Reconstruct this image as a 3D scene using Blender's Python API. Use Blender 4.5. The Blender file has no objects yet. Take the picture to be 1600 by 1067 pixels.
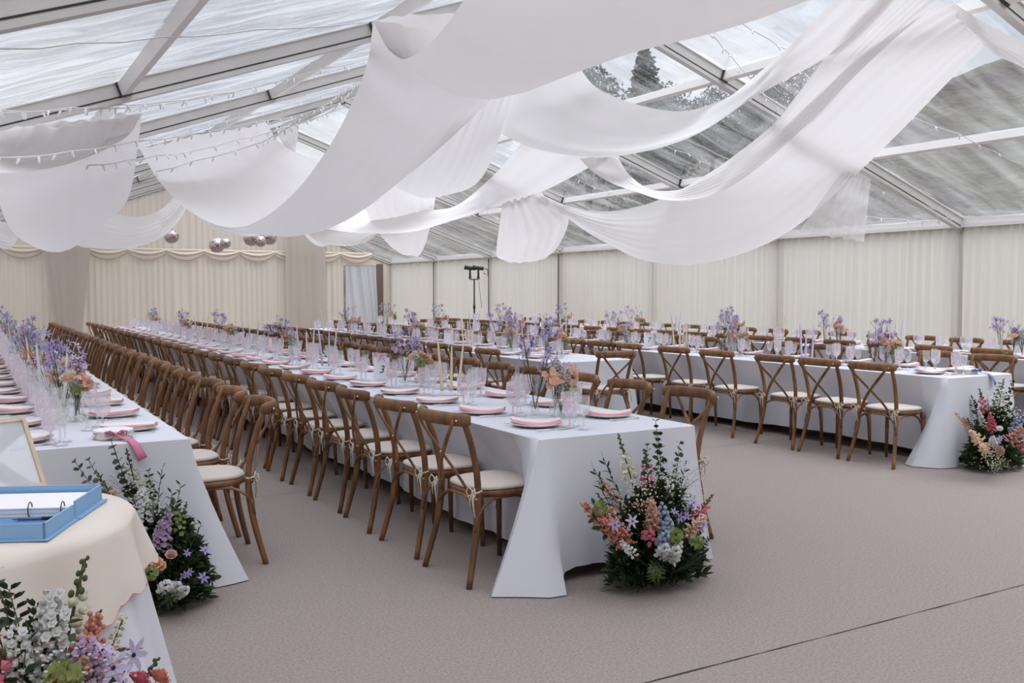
import bpy, math, random
from mathutils import Vector, Matrix
import numpy as np

C = bpy.context.scene.collection
SC = bpy.context.scene
PI = math.pi
rnd = random.Random(7)

# ------------------------------------------------------------------ camera
F_PX, EYE, HORIZON = 1480.0, 1.48, 454.0
PITCH = math.atan((533.5 - HORIZON) / F_PX)
YAW = math.radians(30)
cam_d = bpy.data.cameras.new('camera')
cam_d.sensor_width = 36.0
cam_d.lens = 36.0 * F_PX / 1600.0
cam_d.clip_start = 0.05
cam_d.clip_end = 500
cam = bpy.data.objects.new('camera', cam_d)
C.objects.link(cam)
FW = Vector((math.sin(YAW) * math.cos(PITCH), math.cos(YAW) * math.cos(PITCH), -math.sin(PITCH)))
RT = Vector((math.cos(YAW), -math.sin(YAW), 0))
UP = RT.cross(FW)
cam.location = (0, 0, EYE)
cam.rotation_euler = FW.to_track_quat('-Z', 'Y').to_euler()
SC.camera = cam

# ------------------------------------------------------------------ world, light, exposure
SC.view_settings.view_transform = 'Standard'
SC.view_settings.look = 'None'
SC.view_settings.gamma = 1.0
SC.view_settings.use_curve_mapping = False
SC.view_settings.exposure = 0.0
SC.cycles.max_bounces = 9
SC.cycles.diffuse_bounces = 4
SC.cycles.glossy_bounces = 3
SC.cycles.transmission_bounces = 4
SC.cycles.transparent_max_bounces = 28
SC.cycles.caustics_reflective = False
SC.cycles.caustics_refractive = False
SC.cycles.use_denoising = True

SKY_LOW, SKY_HIGH = 1.08, 4.5
w = bpy.data.worlds.new('overcast_sky')
SC.world = w
w.use_nodes = True
nt = w.node_tree
nt.nodes.clear()
out = nt.nodes.new('ShaderNodeOutputWorld')
bg = nt.nodes.new('ShaderNodeBackground')
tc = nt.nodes.new('ShaderNodeTexCoord')
mp = nt.nodes.new('ShaderNodeMapping')
mp.inputs['Scale'].default_value = (1.3, 1.3, 3.0)
ns = nt.nodes.new('ShaderNodeTexNoise')
ns.inputs['Scale'].default_value = 2.2
ns.inputs['Detail'].default_value = 6
rp = nt.nodes.new('ShaderNodeValToRGB')
rp.color_ramp.elements[0].position = 0.38
rp.color_ramp.elements[0].color = (0.56, 0.62, 0.72, 1)
rp.color_ramp.elements[1].position = 0.62
rp.color_ramp.elements[1].color = (0.92, 0.93, 0.96, 1)
nt.links.new(tc.outputs['Generated'], mp.inputs['Vector'])
nt.links.new(mp.outputs[0], ns.inputs['Vector'])
nt.links.new(ns.outputs['Fac'], rp.inputs[0])
nt.links.new(rp.outputs[0], bg.inputs['Color'])
# overcast sky: much brighter overhead than near the horizon
sx = nt.nodes.new('ShaderNodeSeparateXYZ')
nt.links.new(tc.outputs['Generated'], sx.inputs[0])
zr_ = nt.nodes.new('ShaderNodeMapRange')
zr_.interpolation_type = 'SMOOTHSTEP'
zr_.inputs[1].default_value = 0.38; zr_.inputs[2].default_value = 0.95
zr_.inputs[3].default_value = SKY_LOW; zr_.inputs[4].default_value = SKY_HIGH
nt.links.new(sx.outputs['Z'], zr_.inputs[0])
nt.links.new(zr_.outputs[0], bg.inputs['Strength'])
nt.links.new(bg.outputs[0], out.inputs[0])

sun_d = bpy.data.lights.new('hazy_sun', 'SUN')
sun_d.energy = 1.0
sun_d.angle = math.radians(50)
sun_d.color = (1.0, 0.97, 0.93)
sun = bpy.data.objects.new('hazy_sun', sun_d)
C.objects.link(sun)
sun.rotation_euler = (math.radians(28), math.radians(18), 0)

# ------------------------------------------------------------------ geometry helpers
def zroof(x):
    return 2.86 + .357 * x if x < 5.914 else 2.54 + .343 * (13 - x)

def ray(px, py):
    return FW + RT * ((px - 800) / F_PX) - UP * ((py - 533.5) / F_PX)

def at(px, py, Y):
    d = ray(px, py)
    return Vector((0, 0, EYE)) + d * (Y / d.y)

def under_roof(px, py, drop=.12):
    """the point of the sight line that lies `drop` under the tent roof"""
    best = None
    yy = 2.5
    while yy < 34:
        q = at(px, py, yy)
        if q.z >= zroof(q.x) - drop:
            lo, hi = yy - .05, yy
            for _ in range(12):
                mid = (lo + hi) / 2; q = at(px, py, mid)
                if q.z >= zroof(q.x) - drop: hi = mid
                else: lo = mid
            return at(px, py, hi)
        yy += .05
    return at(px, py, 18)

class MB:
    def __init__(s):
        s.v = []; s.f = []; s.m = []; s.cur = 0
    def mat(s, i): s.cur = i; return s
    def add(s, vs, fs):
        o = len(s.v)
        s.v += [tuple(p) for p in vs]
        for f in fs:
            s.f.append(tuple(i + o for i in f)); s.m.append(s.cur)
        return s
    def box(s, c, d, M=None):
        x, y, z = d[0] / 2, d[1] / 2, d[2] / 2
        vs = [Vector((a * x, b * y, e * z)) for a in (-1, 1) for b in (-1, 1) for e in (-1, 1)]
        if M is not None: vs = [M @ v for v in vs]
        c = Vector(c)
        return s.add([v + c for v in vs], [(0,1,3,2),(4,6,7,5),(0,4,5,1),(2,3,7,6),(0,2,6,4),(1,5,7,3)])
    def tube(s, pts, r, n=8, flat=1.0, up=None, caps=True):
        """tube along pts; r number or list; flat = squash along the second axis"""
        pts = [Vector(p) for p in pts]
        k = len(pts)
        rs = r if isinstance(r, (list, tuple)) else [r] * k
        vs = []; prev = None
        for i, p in enumerate(pts):
            t = (pts[min(i + 1, k - 1)] - pts[max(i - 1, 0)])
            if t.length < 1e-9: t = Vector((0, 0, 1))
            t.normalize()
            if up is not None:
                a = Vector(up) - t * t.dot(Vector(up))
            elif prev is not None:
                a = prev - t * t.dot(prev)
            else:
                a = Vector((1, 0, 0)) if abs(t.x) < .8 else Vector((0, 1, 0))
                a = a - t * t.dot(a)
            if a.length < 1e-6: a = t.orthogonal()
            a.normalize(); prev = a
            b = t.cross(a)
            for j in range(n):
                q = 2 * PI * j / n
                vs.append(p + a * (math.cos(q) * rs[i]) + b * (math.sin(q) * rs[i] * flat))
        fs = []
        for i in range(k - 1):
            for j in range(n):
                fs.append((i*n+j, i*n+(j+1) % n, (i+1)*n+(j+1) % n, (i+1)*n+j))
        if caps:
            fs.append(tuple(range(n))[::-1]); fs.append(tuple((k-1)*n + j for j in range(n)))
        return s.add(vs, fs)
    def lathe(s, prof, n=20, c=(0, 0, 0), mod=None):
        vs = []; fs = []
        for i, (r, z) in enumerate(prof):
            for j in range(n):
                a = 2 * PI * j / n
                rr = r * (1 + (mod(i, j, a) if mod else 0))
                vs.append((c[0] + rr * math.cos(a), c[1] + rr * math.sin(a), c[2] + z))
        for i in range(len(prof) - 1):
            for j in range(n):
                fs.append((i*n+j, i*n+(j+1) % n, (i+1)*n+(j+1) % n, (i+1)*n+j))
        return s.add(vs, fs)
    def ball(s, c, r, n=8, sc=(1, 1, 1), k=5):
        prof = [(max(1e-4, math.sin(PI * i / k)) * r, -math.cos(PI * i / k) * r) for i in range(k + 1)]
        vs = []; fs = []
        for (rr, z) in prof:
            for j in range(n):
                a = 2 * PI * j / n
                vs.append((c[0] + sc[0] * rr * math.cos(a), c[1] + sc[1] * rr * math.sin(a), c[2] + sc[2] * z))
        for i in range(k):
            for j in range(n):
                fs.append((i*n+j, i*n+(j+1) % n, (i+1)*n+(j+1) % n, (i+1)*n+j))
        return s.add(vs, fs)
    def leaf(s, base, tip, wid, nrm, curl=.15):
        """a leaf or petal: four quads, slightly folded and curled"""
        b, t = Vector(base), Vector(tip)
        ax = t - b; L = ax.length
        if L < 1e-6: return s
        ax.normalize()
        nrm = Vector(nrm); nrm = nrm - ax * ax.dot(nrm)
        if nrm.length < 1e-5: nrm = ax.orthogonal()
        nrm.normalize(); sd = ax.cross(nrm)
        def P(u, v, lift): return b + ax * (L * u) + sd * (wid * .5 * v) + nrm * (L * curl * lift)
        vs = [P(0, 0, 0), P(.38, -1, .55), P(.38, 0, .35), P(.38, 1, .55), P(.75, -.75, .55), P(.75, 0, .4), P(.75, .75, .55), P(1, 0, 0)]
        return s.add(vs, [(0,2,1),(0,3,2),(1,2,5,4),(2,3,6,5),(4,5,7),(5,6,7)])
    def grid(s, fn, nu, nv, closed_u=False):
        vs = [fn(i / nu, j / nv) for i in range(nu + (0 if closed_u else 1)) for j in range(nv + 1)]
        fs = []
        m = nu if closed_u else nu + 1
        for i in range(nu):
            for j in range(nv):
                a = i * (nv + 1) + j; b = ((i + 1) % m) * (nv + 1) + j
                fs.append((a, b, b + 1, a + 1))
        return s.add(vs, fs)
    def mesh(s, name, mats, smooth=True):
        me = bpy.data.meshes.new(name)
        me.from_pydata(s.v, [], s.f)
        for m in (mats if isinstance(mats, (list, tuple)) else [mats]): me.materials.append(m)
        if len(me.materials) > 1:
            me.polygons.foreach_set('material_index', s.m)
        if smooth:
            me.polygons.foreach_set('use_smooth', [True] * len(me.polygons))
        me.update()
        return me
    def obj(s, name, mats, parent=None, smooth=True, loc=(0, 0, 0), rot=(0, 0, 0)):
        o = bpy.data.objects.new(name, s.mesh(name, mats, smooth))
        C.objects.link(o)
        if parent is not None: o.parent = parent
        o.location = loc; o.rotation_euler = rot
        return o

def link(name, me, parent=None, loc=(0, 0, 0), rot=(0, 0, 0), sc=None):
    o = bpy.data.objects.new(name, me)
    C.objects.link(o)
    if parent is not None: o.parent = parent
    o.location = loc; o.rotation_euler = rot
    if sc is not None: o.scale = (sc, sc, sc) if not isinstance(sc, tuple) else sc
    return o

def tag(o, label=None, cat=None, group=None, kind=None):
    if label: o['label'] = label
    if cat: o['category'] = cat
    if group: o['group'] = group
    if kind: o['kind'] = kind
    return o

def empty(name, loc=(0, 0, 0), rz=0):
    o = bpy.data.objects.new(name, None)
    o.empty_display_size = .1
    C.objects.link(o)
    o.location = loc; o.rotation_euler = (0, 0, rz)
    return o

def copy_tree(o, parent=None, skip=()):
    c = o.copy(); C.objects.link(c); c.parent = parent
    for ch in o.children:
        if ch.name.split('.')[0] in skip: continue
        copy_tree(ch, c, skip)
    return c

def struct(o):
    o['kind'] = 'structure'
    return o

def auto(me, ang=40):
    me.set_sharp_from_angle(angle=math.radians(ang))

# ------------------------------------------------------------------ materials
def mat(name, col, rough=.6, metal=0., spec=.5, noise=None, bump=None, translucent=0., rand=0., coords='Object', stretch=(1, 1, 1), sheen=0.):
    """noise=(scale, second colour, contrast), bump=(scale, strength, distance)"""
    m = bpy.data.materials.new(name); m.use_nodes = True
    t = m.node_tree; L = t.links; p = t.nodes['Principled BSDF']
    p.inputs['Base Color'].default_value = (*col, 1)
    p.inputs['Roughness'].default_value = rough
    p.inputs['Metallic'].default_value = metal
    p.inputs['Specular IOR Level'].default_value = spec
    if sheen: p.inputs['Sheen Weight'].default_value = sheen
    tcn = t.nodes.new('ShaderNodeTexCoord'); mpn = t.nodes.new('ShaderNodeMapping')
    mpn.inputs['Scale'].default_value = stretch
    L.new(tcn.outputs[coords], mpn.inputs[0])
    src = None
    if noise:
        n = t.nodes.new('ShaderNodeTexNoise'); n.inputs['Scale'].default_value = noise[0]; n.inputs['Detail'].default_value = 5
        L.new(mpn.outputs[0], n.inputs['Vector'])
        r = t.nodes.new('ShaderNodeMapRange')
        r.inputs[1].default_value = .5 - .5 / noise[2]; r.inputs[2].default_value = .5 + .5 / noise[2]
        L.new(n.outputs['Fac'], r.inputs[0])
        mx = t.nodes.new('ShaderNodeMix'); mx.data_type = 'RGBA'
        mx.inputs[6].default_value = (*col, 1); mx.inputs[7].default_value = (*noise[1], 1)
        L.new(r.outputs[0], mx.inputs[0])
        src = mx.outputs[2]
    if rand:
        oi = t.nodes.new('ShaderNodeObjectInfo')
        r2 = t.nodes.new('ShaderNodeMapRange'); r2.inputs[3].default_value = 1 - rand; r2.inputs[4].default_value = 1 + rand
        L.new(oi.outputs['Random'], r2.inputs[0])
        hs = t.nodes.new('ShaderNodeHueSaturation')
        if src: L.new(src, hs.inputs['Color'])
        else: hs.inputs['Color'].default_value = (*col, 1)
        L.new(r2.outputs[0], hs.inputs['Value'])
        src = hs.outputs[0]
    if src: L.new(src, p.inputs['Base Color'])
    bo = None
    if bump:
        n2 = t.nodes.new('ShaderNodeTexNoise'); n2.inputs['Scale'].default_value = bump[0]; n2.inputs['Detail'].default_value = 4
        L.new(mpn.outputs[0], n2.inputs['Vector'])
        b = t.nodes.new('ShaderNodeBump'); b.inputs['Strength'].default_value = bump[1]; b.inputs['Distance'].default_value = bump[2]
        L.new(n2.outputs['Fac'], b.inputs['Height']); L.new(b.outputs[0], p.inputs['Normal'])
        bo = b.outputs[0]
    if translucent:
        o = t.nodes['Material Output']
        tr = t.nodes.new('ShaderNodeBsdfTranslucent'); ms = t.nodes.new('ShaderNodeMixShader')
        ms.inputs[0].default_value = translucent
        tr.inputs[0].default_value = (*col, 1)
        if src: L.new(src, tr.inputs[0])
        if bo: L.new(bo, tr.inputs['Normal'])
        L.new(p.outputs[0], ms.inputs[1]); L.new(tr.outputs[0], ms.inputs[2]); L.new(ms.outputs[0], o.inputs[0])
    return m

def cloth_mat(name, col, sheer=.0, trans=.45, bump=None):
    m = mat(name, col, rough=.9, spec=.15, translucent=trans, bump=bump)
    if sheer:
        t = m.node_tree; o = t.nodes['Material Output']
        src = o.inputs[0].links[0].from_socket
        tp = t.nodes.new('ShaderNodeBsdfTransparent'); ms = t.nodes.new('ShaderNodeMixShader')
        ms.inputs[0].default_value = sheer
        t.links.new(src, ms.inputs[1]); t.links.new(tp.outputs[0], ms.inputs[2]); t.links.new(ms.outputs[0], o.inputs[0])
    return m

def glass_mat(name, tint, milky=.05, rough=.03, facet=0., face=.10, edge=.75):
    """thin clear sheet or glass wall: see-through, glossy towards grazing angles"""
    m = bpy.data.materials.new(name); m.use_nodes = True
    t = m.node_tree; t.nodes.clear(); L = t.links
    o = t.nodes.new('ShaderNodeOutputMaterial')
    tp = t.nodes.new('ShaderNodeBsdfTransparent'); tp.inputs[0].default_value = (*tint, 1)
    gl = t.nodes.new('ShaderNodeBsdfGlossy'); gl.inputs['Roughness'].default_value = rough
    gl.inputs[0].default_value = (.97, .97, .98, 1)
    df = t.nodes.new('ShaderNodeBsdfTranslucent'); df.inputs[0].default_value = (*tint, 1)
    d2 = t.nodes.new('ShaderNodeBsdfDiffuse'); d2.inputs[0].default_value = (*tint, 1)
    md = t.nodes.new('ShaderNodeMixShader'); md.inputs[0].default_value = .5
    L.new(df.outputs[0], md.inputs[1]); L.new(d2.outputs[0], md.inputs[2])
    lw = t.nodes.new('ShaderNodeLayerWeight'); lw.inputs[0].default_value = .35
    mr = t.nodes.new('ShaderNodeMapRange'); mr.inputs[3].default_value = face; mr.inputs[4].default_value = edge
    L.new(lw.outputs['Facing'], mr.inputs[0])
    m1 = t.nodes.new('ShaderNodeMixShader'); m2 = t.nodes.new('ShaderNodeMixShader')
    L.new(mr.outputs[0], m1.inputs[0]); L.new(tp.outputs[0], m1.inputs[1]); L.new(gl.outputs[0], m1.inputs[2])
    m2.inputs[0].default_value = milky
    L.new(m1.outputs[0], m2.inputs[1]); L.new(md.outputs[0], m2.inputs[2]); L.new(m2.outputs[0], o.inputs[0])
    if facet:
        tcn = t.nodes.new('ShaderNodeTexCoord'); vo = t.nodes.new('ShaderNodeTexVoronoi'); vo.inputs['Scale'].default_value = facet
        L.new(tcn.outputs['Object'], vo.inputs['Vector'])
        b = t.nodes.new('ShaderNodeBump'); b.inputs['Strength'].default_value = 1.0; b.inputs['Distance'].default_value = .004
        L.new(vo.outputs['Distance'], b.inputs['Height'])
        L.new(b.outputs[0], gl.inputs['Normal']); L.new(b.outputs[0], lw.inputs['Normal'])
    return m

M = {}
M['wood'] = mat('chair_wood', (.26, .122, .046), .45, noise=(9, (.085, .032, .012), 2.2), bump=(60, .25, .002), rand=.25, stretch=(2.2, 2.2, .7))
M['cushion'] = mat('ivory_cushion', (.60, .535, .475), .85, spec=.2, bump=(220, .25, .001), rand=.05)
M['tie'] = mat('cushion_tie_cotton', (.62, .55, .47), .9, spec=.1)
M['rivet'] = mat('rivet', (.62, .50, .36), .35, metal=.8)
M['cloth'] = mat('tablecloth', (.64, .645, .70), .8, spec=.2, bump=(160, .12, .001))
M['cream_cloth'] = mat('cream_linen', (.80, .72, .64), .85, spec=.15, bump=(120, .15, .001), translucent=.15)
M['pink_edge'] = mat('pink_stitch', (.72, .38, .36), .8)
M['carpet'] = mat('taupe_carpet', (.36, .305, .285), .95, spec=.1, noise=(85, (.245, .205, .190), 2.6), bump=(120, .7, .006))
M['seam'] = mat('carpet_seam', (.03, .022, .02), .9)  # dark lines of the carpet joints
M['drape'] = cloth_mat('white_voile', (.88, .855, .845), sheer=.02, trans=.33)
M['sheer'] = cloth_mat('sheer_voile', (.88, .855, .845), sheer=.35, trans=.4)
M['beige_drape'] = cloth_mat('beige_voile', (.60, .54, .49), sheer=.04, trans=.4)
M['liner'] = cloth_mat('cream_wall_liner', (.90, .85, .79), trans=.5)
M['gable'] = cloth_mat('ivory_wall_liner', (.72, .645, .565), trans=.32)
M['swag'] = cloth_mat('ivory_swag', (.76, .67, .58), trans=.2)
M['alu'] = mat('aluminium_beam', (.62, .60, .575), .45, metal=.25, noise=(3, (.52, .50, .48), 1.5))
M['alu_pale'] = mat('pale_beam', (.74, .71, .68), .5, metal=.1)
M['black'] = mat('black_rubber', (.015, .014, .014), .5)
M['steel'] = mat('cutlery_steel', (.72, .72, .75), .16, metal=1)
M['plate'] = mat('ivory_plate', (.80, .76, .74), .22, rand=.03)
M['napkin'] = mat('pink_napkin', (.78, .42, .45), .9, spec=.1, bump=(300, .3, .001), rand=.08)
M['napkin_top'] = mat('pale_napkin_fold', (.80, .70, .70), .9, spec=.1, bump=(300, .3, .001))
M['card'] = mat('white_card', (.80, .81, .86), .7)
M['ink'] = mat('black_ink', (.02, .02, .03), .6)
M['faint'] = mat('faint_print', (.60, .60, .63), .7)
M['blue_box'] = mat('blue_linen_board', (.225, .40, .62), .75, bump=(300, .3, .0008))
M['blue_dark'] = mat('blue_lining', (.10, .22, .46), .7)
M['paper'] = mat('white_paper', (.82, .82, .86), .8)
M['pale_wood'] = mat('pale_wood', (.66, .54, .40), .55, noise=(12, (.56, .44, .31), 2), stretch=(1, 6, 1))
M['ribbon_pink'] = mat('pink_ribbon', (.74, .25, .38), .5, translucent=.25)
M['ribbon_blue'] = mat('blue_ribbon', (.20, .30, .62), .5, translucent=.25)
M['drum'] = mat('tambourine_skin', (.80, .79, .82), .5)
M['drum_side'] = mat('tambourine_rim', (.70, .62, .55), .5)
M['mirror'] = None
M['bulb'] = mat('white_bulb', (.88, .88, .86), .3)
M['wire'] = mat('white_flex', (.70, .69, .68), .6)
M['hook'] = mat('dark_iron', (.05, .045, .045), .5, metal=.5)
M['g_pink'] = glass_mat('pink_cut_glass', (.94, .87, .92), milky=.24, facet=95, face=.12, edge=.8)
M['g_clear'] = glass_mat('clear_cut_glass', (.955, .955, .965), milky=.13, facet=80, face=.08, edge=.65)
M['g_vase'] = glass_mat('clear_vase_glass', (.955, .965, .96), milky=.04, face=.07, edge=.6)
M['pvc'] = glass_mat('clear_pvc_sheet', (.93, .94, .95), milky=.10, rough=.09, face=.06, edge=.34)
M['pvc_milky'] = glass_mat('crinkled_pvc_sheet', (.72, .72, .74), milky=.30, rough=.12, face=.10, edge=.42)
for nm, cs in (('cream', (.84, .74, .55)), ('lilac', (.66, .63, .78)), ('mint', (.72, .78, .74)), ('blush', (.84, .68, .66)), ('white', (.82, .81, .82))):
    M['wax_' + nm] = mat(nm + '_wax', cs, .4, spec=.4, translucent=.2)
FL = {}
for nm, cs, tr in (('purple', (.42, .34, .64), .3), ('mauve', (.62, .55, .78), .3), ('peach', (.95, .56, .36), .3), ('pale_peach', (.96, .72, .54), .3),
                   ('pink', (.74, .21, .29), .25), ('coral', (.72, .30, .22), .25), ('white', (.82, .82, .80), .3), ('ivory', (.78, .76, .58), .3),
                   ('blue', (.42, .50, .66), .3), ('lilac', (.62, .47, .68), .3), ('green', (.32, .38, .14), .3), ('blush', (.74, .45, .36), .25),
                   ('stem', (.085, .10, .035), .1), ('leaf', (.034, .056, .024), .2), ('leaf_pale', (.115, .145, .065), .25), ('leaf_grey', (.105, .125, .09), .2),
                   ('yellow', (.76, .55, .12), .3), ('dark', (.03, .022, .03), 0)):
    FL[nm] = mat(nm + '_flora', tuple(c_ * .88 for c_ in cs), .7, spec=.2, translucent=tr, rand=.12)
# crinkles in the clear sheets: real bump on gloss
for key, sc_, st, dist in (('pvc', (.5, 3.2, .5), .5, .05), ('pvc_milky', (.9, 5.0, .9), 1.0, .12)):
    t = M[key].node_tree
    tcn = t.nodes.new('ShaderNodeTexCoord'); mpn = t.nodes.new('ShaderNodeMapping'); mpn.inputs['Scale'].default_value = sc_
    mpn.inputs['Rotation'].default_value = (0, 0, .35)
    nn = t.nodes.new('ShaderNodeTexNoise'); nn.inputs['Scale'].default_value = 1.2; nn.inputs['Detail'].default_value = 3; nn.inputs['Distortion'].default_value = .6
    bb = t.nodes.new('ShaderNodeBump'); bb.inputs['Strength'].default_value = st; bb.inputs['Distance'].default_value = dist
    t.links.new(tcn.outputs['Object'], mpn.inputs[0]); t.links.new(mpn.outputs[0], nn.inputs['Vector']); t.links.new(nn.outputs['Fac'], bb.inputs['Height'])
    for n in t.nodes:
        if n.type in ('BSDF_GLOSSY', 'LAYER_WEIGHT', 'BSDF_DIFFUSE', 'BSDF_TRANSLUCENT'): t.links.new(bb.outputs[0], n.inputs['Normal'])
    # streaky reflections on the sheet, painted in as noise-driven milkiness
    refl_streak = t.nodes.new('ShaderNodeMapRange'); refl_streak.inputs[1].default_value = .38; refl_streak.inputs[2].default_value = .66
    refl_streak.inputs[3].default_value = .02 if key == 'pvc' else .08; refl_streak.inputs[4].default_value = .20 if key == 'pvc' else .62
    t.links.new(nn.outputs['Fac'], refl_streak.inputs[0])
    mixers = [n for n in t.nodes if n.type == 'MIX_SHADER' and any(l.to_node.type == 'OUTPUT_MATERIAL' for l in n.outputs[0].links)]
    t.links.new(refl_streak.outputs[0], mixers[0].inputs[0])
# mirror ball tiles
mb_ = bpy.data.materials.new('mirror_tiles'); mb_.use_nodes = True
p_ = mb_.node_tree.nodes['Principled BSDF']
p_.inputs['Metallic'].default_value = 1; p_.inputs['Roughness'].default_value = .08; p_.inputs['Base Color'].default_value = (.50, .42, .40, 1)
M['mirror'] = mb_

# ------------------------------------------------------------------ the tent: floor, walls, roof
GY, WX, LX = 30.9, 13.0, -1.0           # gable end, right side wall, left side wall
RAFT = [9.0 + 3.65 * k for k in range(-4, 7)]
PURL = (1.25, 3.6, 8.2, 10.6)

b = MB(); b.box((6, 12.5, -.03), (14, 37, .06)); struct(b.obj('floor', M['carpet'], smooth=False))
k = 0
for (yy, x0, x1, ww, wob) in ((2.78, -.9, 12.9, .010, .012), (6.75, -.9, 12.9, .009, .01), (10.75, -.9, 12.9, .009, .01), (14.75, -.9, 12.9, .009, .01)):
    b = MB(); rs = random.Random(k)
    N = 120; tops = []
    for i in range(N + 1):
        u = i / N; x = x0 + (x1 - x0) * u
        y = yy + .003 * math.sin(x * 1.3) * wob * 100 * .6
        hw = ww * (.25 + .75 * rs.random() ** 2) * .5
        tops += [(x, y - hw, .0025), (x, y + hw, .0025)]
    b.add(tops, [(2*i, 2*i+2, 2*i+3, 2*i+1) for i in range(N)])
    struct(b.obj('trim_%d' % (k + 1), M['seam'], smooth=False)); k += 1

def pleated(p0, p1, z0, z1, per=.11, amp=.022, seed=1, step=.022, top=None):
    """a gathered fabric wall between two floor points"""
    p0, p1 = Vector((*p0, 0)), Vector((*p1, 0)); L = (p1 - p0).length; d = (p1 - p0).normalized(); n = Vector((-d.y, d.x, 0))
    rs = random.Random(seed); ph = rs.random() * 6
    N = int(L / step); rows = [0, .04, .3, .65, .93, 1.0]
    mb = MB()
    tb = [rs.random() for _ in range(4000)]
    def wv(s, v):
        a = math.sin(2 * PI * s / per + 2.2 * math.sin(s * 1.7 + ph) + 1.3 * math.sin(s * 4.1))
        c = math.sin(2 * PI * s / (per * 3.7) + ph + v * .8)
        e = math.sin(2 * PI * s / (per * .45) + ph)
        sharp = math.copysign(abs(a) ** .6, a)
        return amp * (sharp * (.55 + .45 * (1 - v)) + .8 * c * (1 - v * .6) + .35 * e * v)
    vs = []
    for i in range(N + 1):
        s = L * i / N
        for v in rows:
            zt = z1 if top is None else top((p0 + d * s).x)
            q = p0 + d * s + n * wv(s, v)
            vs.append((q.x, q.y, z0 + (zt - z0) * v))
    R = len(rows)
    mb.add(vs, [(i*R+j, (i+1)*R+j, (i+1)*R+j+1, i*R+j+1) for i in range(N) for j in range(R-1)])
    return mb

# right side wall, with a narrow gap beside each upright; left side wall; gable end; wall behind the photographer
struct(pleated((WX - .06, -5.5), (WX - .06, GY), .0, 2.42, seed=3, amp=.034, per=.16, step=.022).obj('wall_right', M['liner']))
struct(pleated((LX, -5.5), (LX, GY), .0, 2.42, seed=4, step=.05).obj('wall_left', M['liner']))
gtop = lambda x: zroof(x) - .05
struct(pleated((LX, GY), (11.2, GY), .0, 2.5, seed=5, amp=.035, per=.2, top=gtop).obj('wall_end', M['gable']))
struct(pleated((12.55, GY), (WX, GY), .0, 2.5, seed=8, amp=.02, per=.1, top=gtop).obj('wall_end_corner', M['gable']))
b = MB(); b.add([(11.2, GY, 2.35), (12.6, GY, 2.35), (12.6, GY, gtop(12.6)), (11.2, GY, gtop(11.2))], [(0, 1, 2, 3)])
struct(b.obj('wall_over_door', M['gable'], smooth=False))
struct(pleated((LX, -5.5), (WX, -5.5), .0, 2.5, seed=6, step=.06, top=gtop).obj('wall_behind', M['liner']))
# doorway in the gable: milky plastic door curtain hung in soft folds
d1 = struct(empty('door_1', (11.9, GY - .05, 0)))
mb = MB()
def dc(u, v):
    x = -.62 + 1.1 * u + .16 * math.sin(u * 3) * (1 - v)
    return (x, .05 * math.sin(u * 17 + 2 * v) + .03 * math.sin(u * 41 + v * 5), .05 + 2.28 * v)
mb.grid(dc, 50, 10); mb.obj('door_curtain', cloth_mat('milky_plastic', (.66, .66, .69), sheer=.12, trans=.3), d1)
mb = MB(); mb.box((.62, .02, 1.2), (.22, .05, 2.4)); mb.obj('door_post', mat('brown_gap', (.16, .115, .09), .8), d1, smooth=False)

# swagged pelmet along the gable end
for i in range(11):
    x0 = -.2 + i * 1.127; x1 = x0 + 1.127
    mb = MB()
    def sw(u, v, x0=x0, x1=x1):
        x = x0 + (x1 - x0) * u
        dip = .06 + .24 * 4 * u * (1 - u)
        z = 2.78 - v * (dip + .04)
        y = GY - .07 - .07 * math.sin(v * PI * .95) - .025 * math.sin(v * 5 * PI) * (.3 + 4 * u * (1 - u))
        return (x, y, z)
    mb.grid(sw, 20, 16)
    pts = [Vector(sw(i2 / 20, 1)) for i2 in range(21)]
    mb.tube([p + Vector((0, -.01, 0)) for p in pts], .035, 6, caps=False)
    o = mb.obj('fabric_swag', M['swag'])
    tag(o, 'ivory fabric swag on the end wall, %s from the left' % ['first','second','third','fourth','fifth','sixth','seventh','eighth','ninth','tenth','eleventh'][i], 'swag', 'swags along the end wall')

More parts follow.
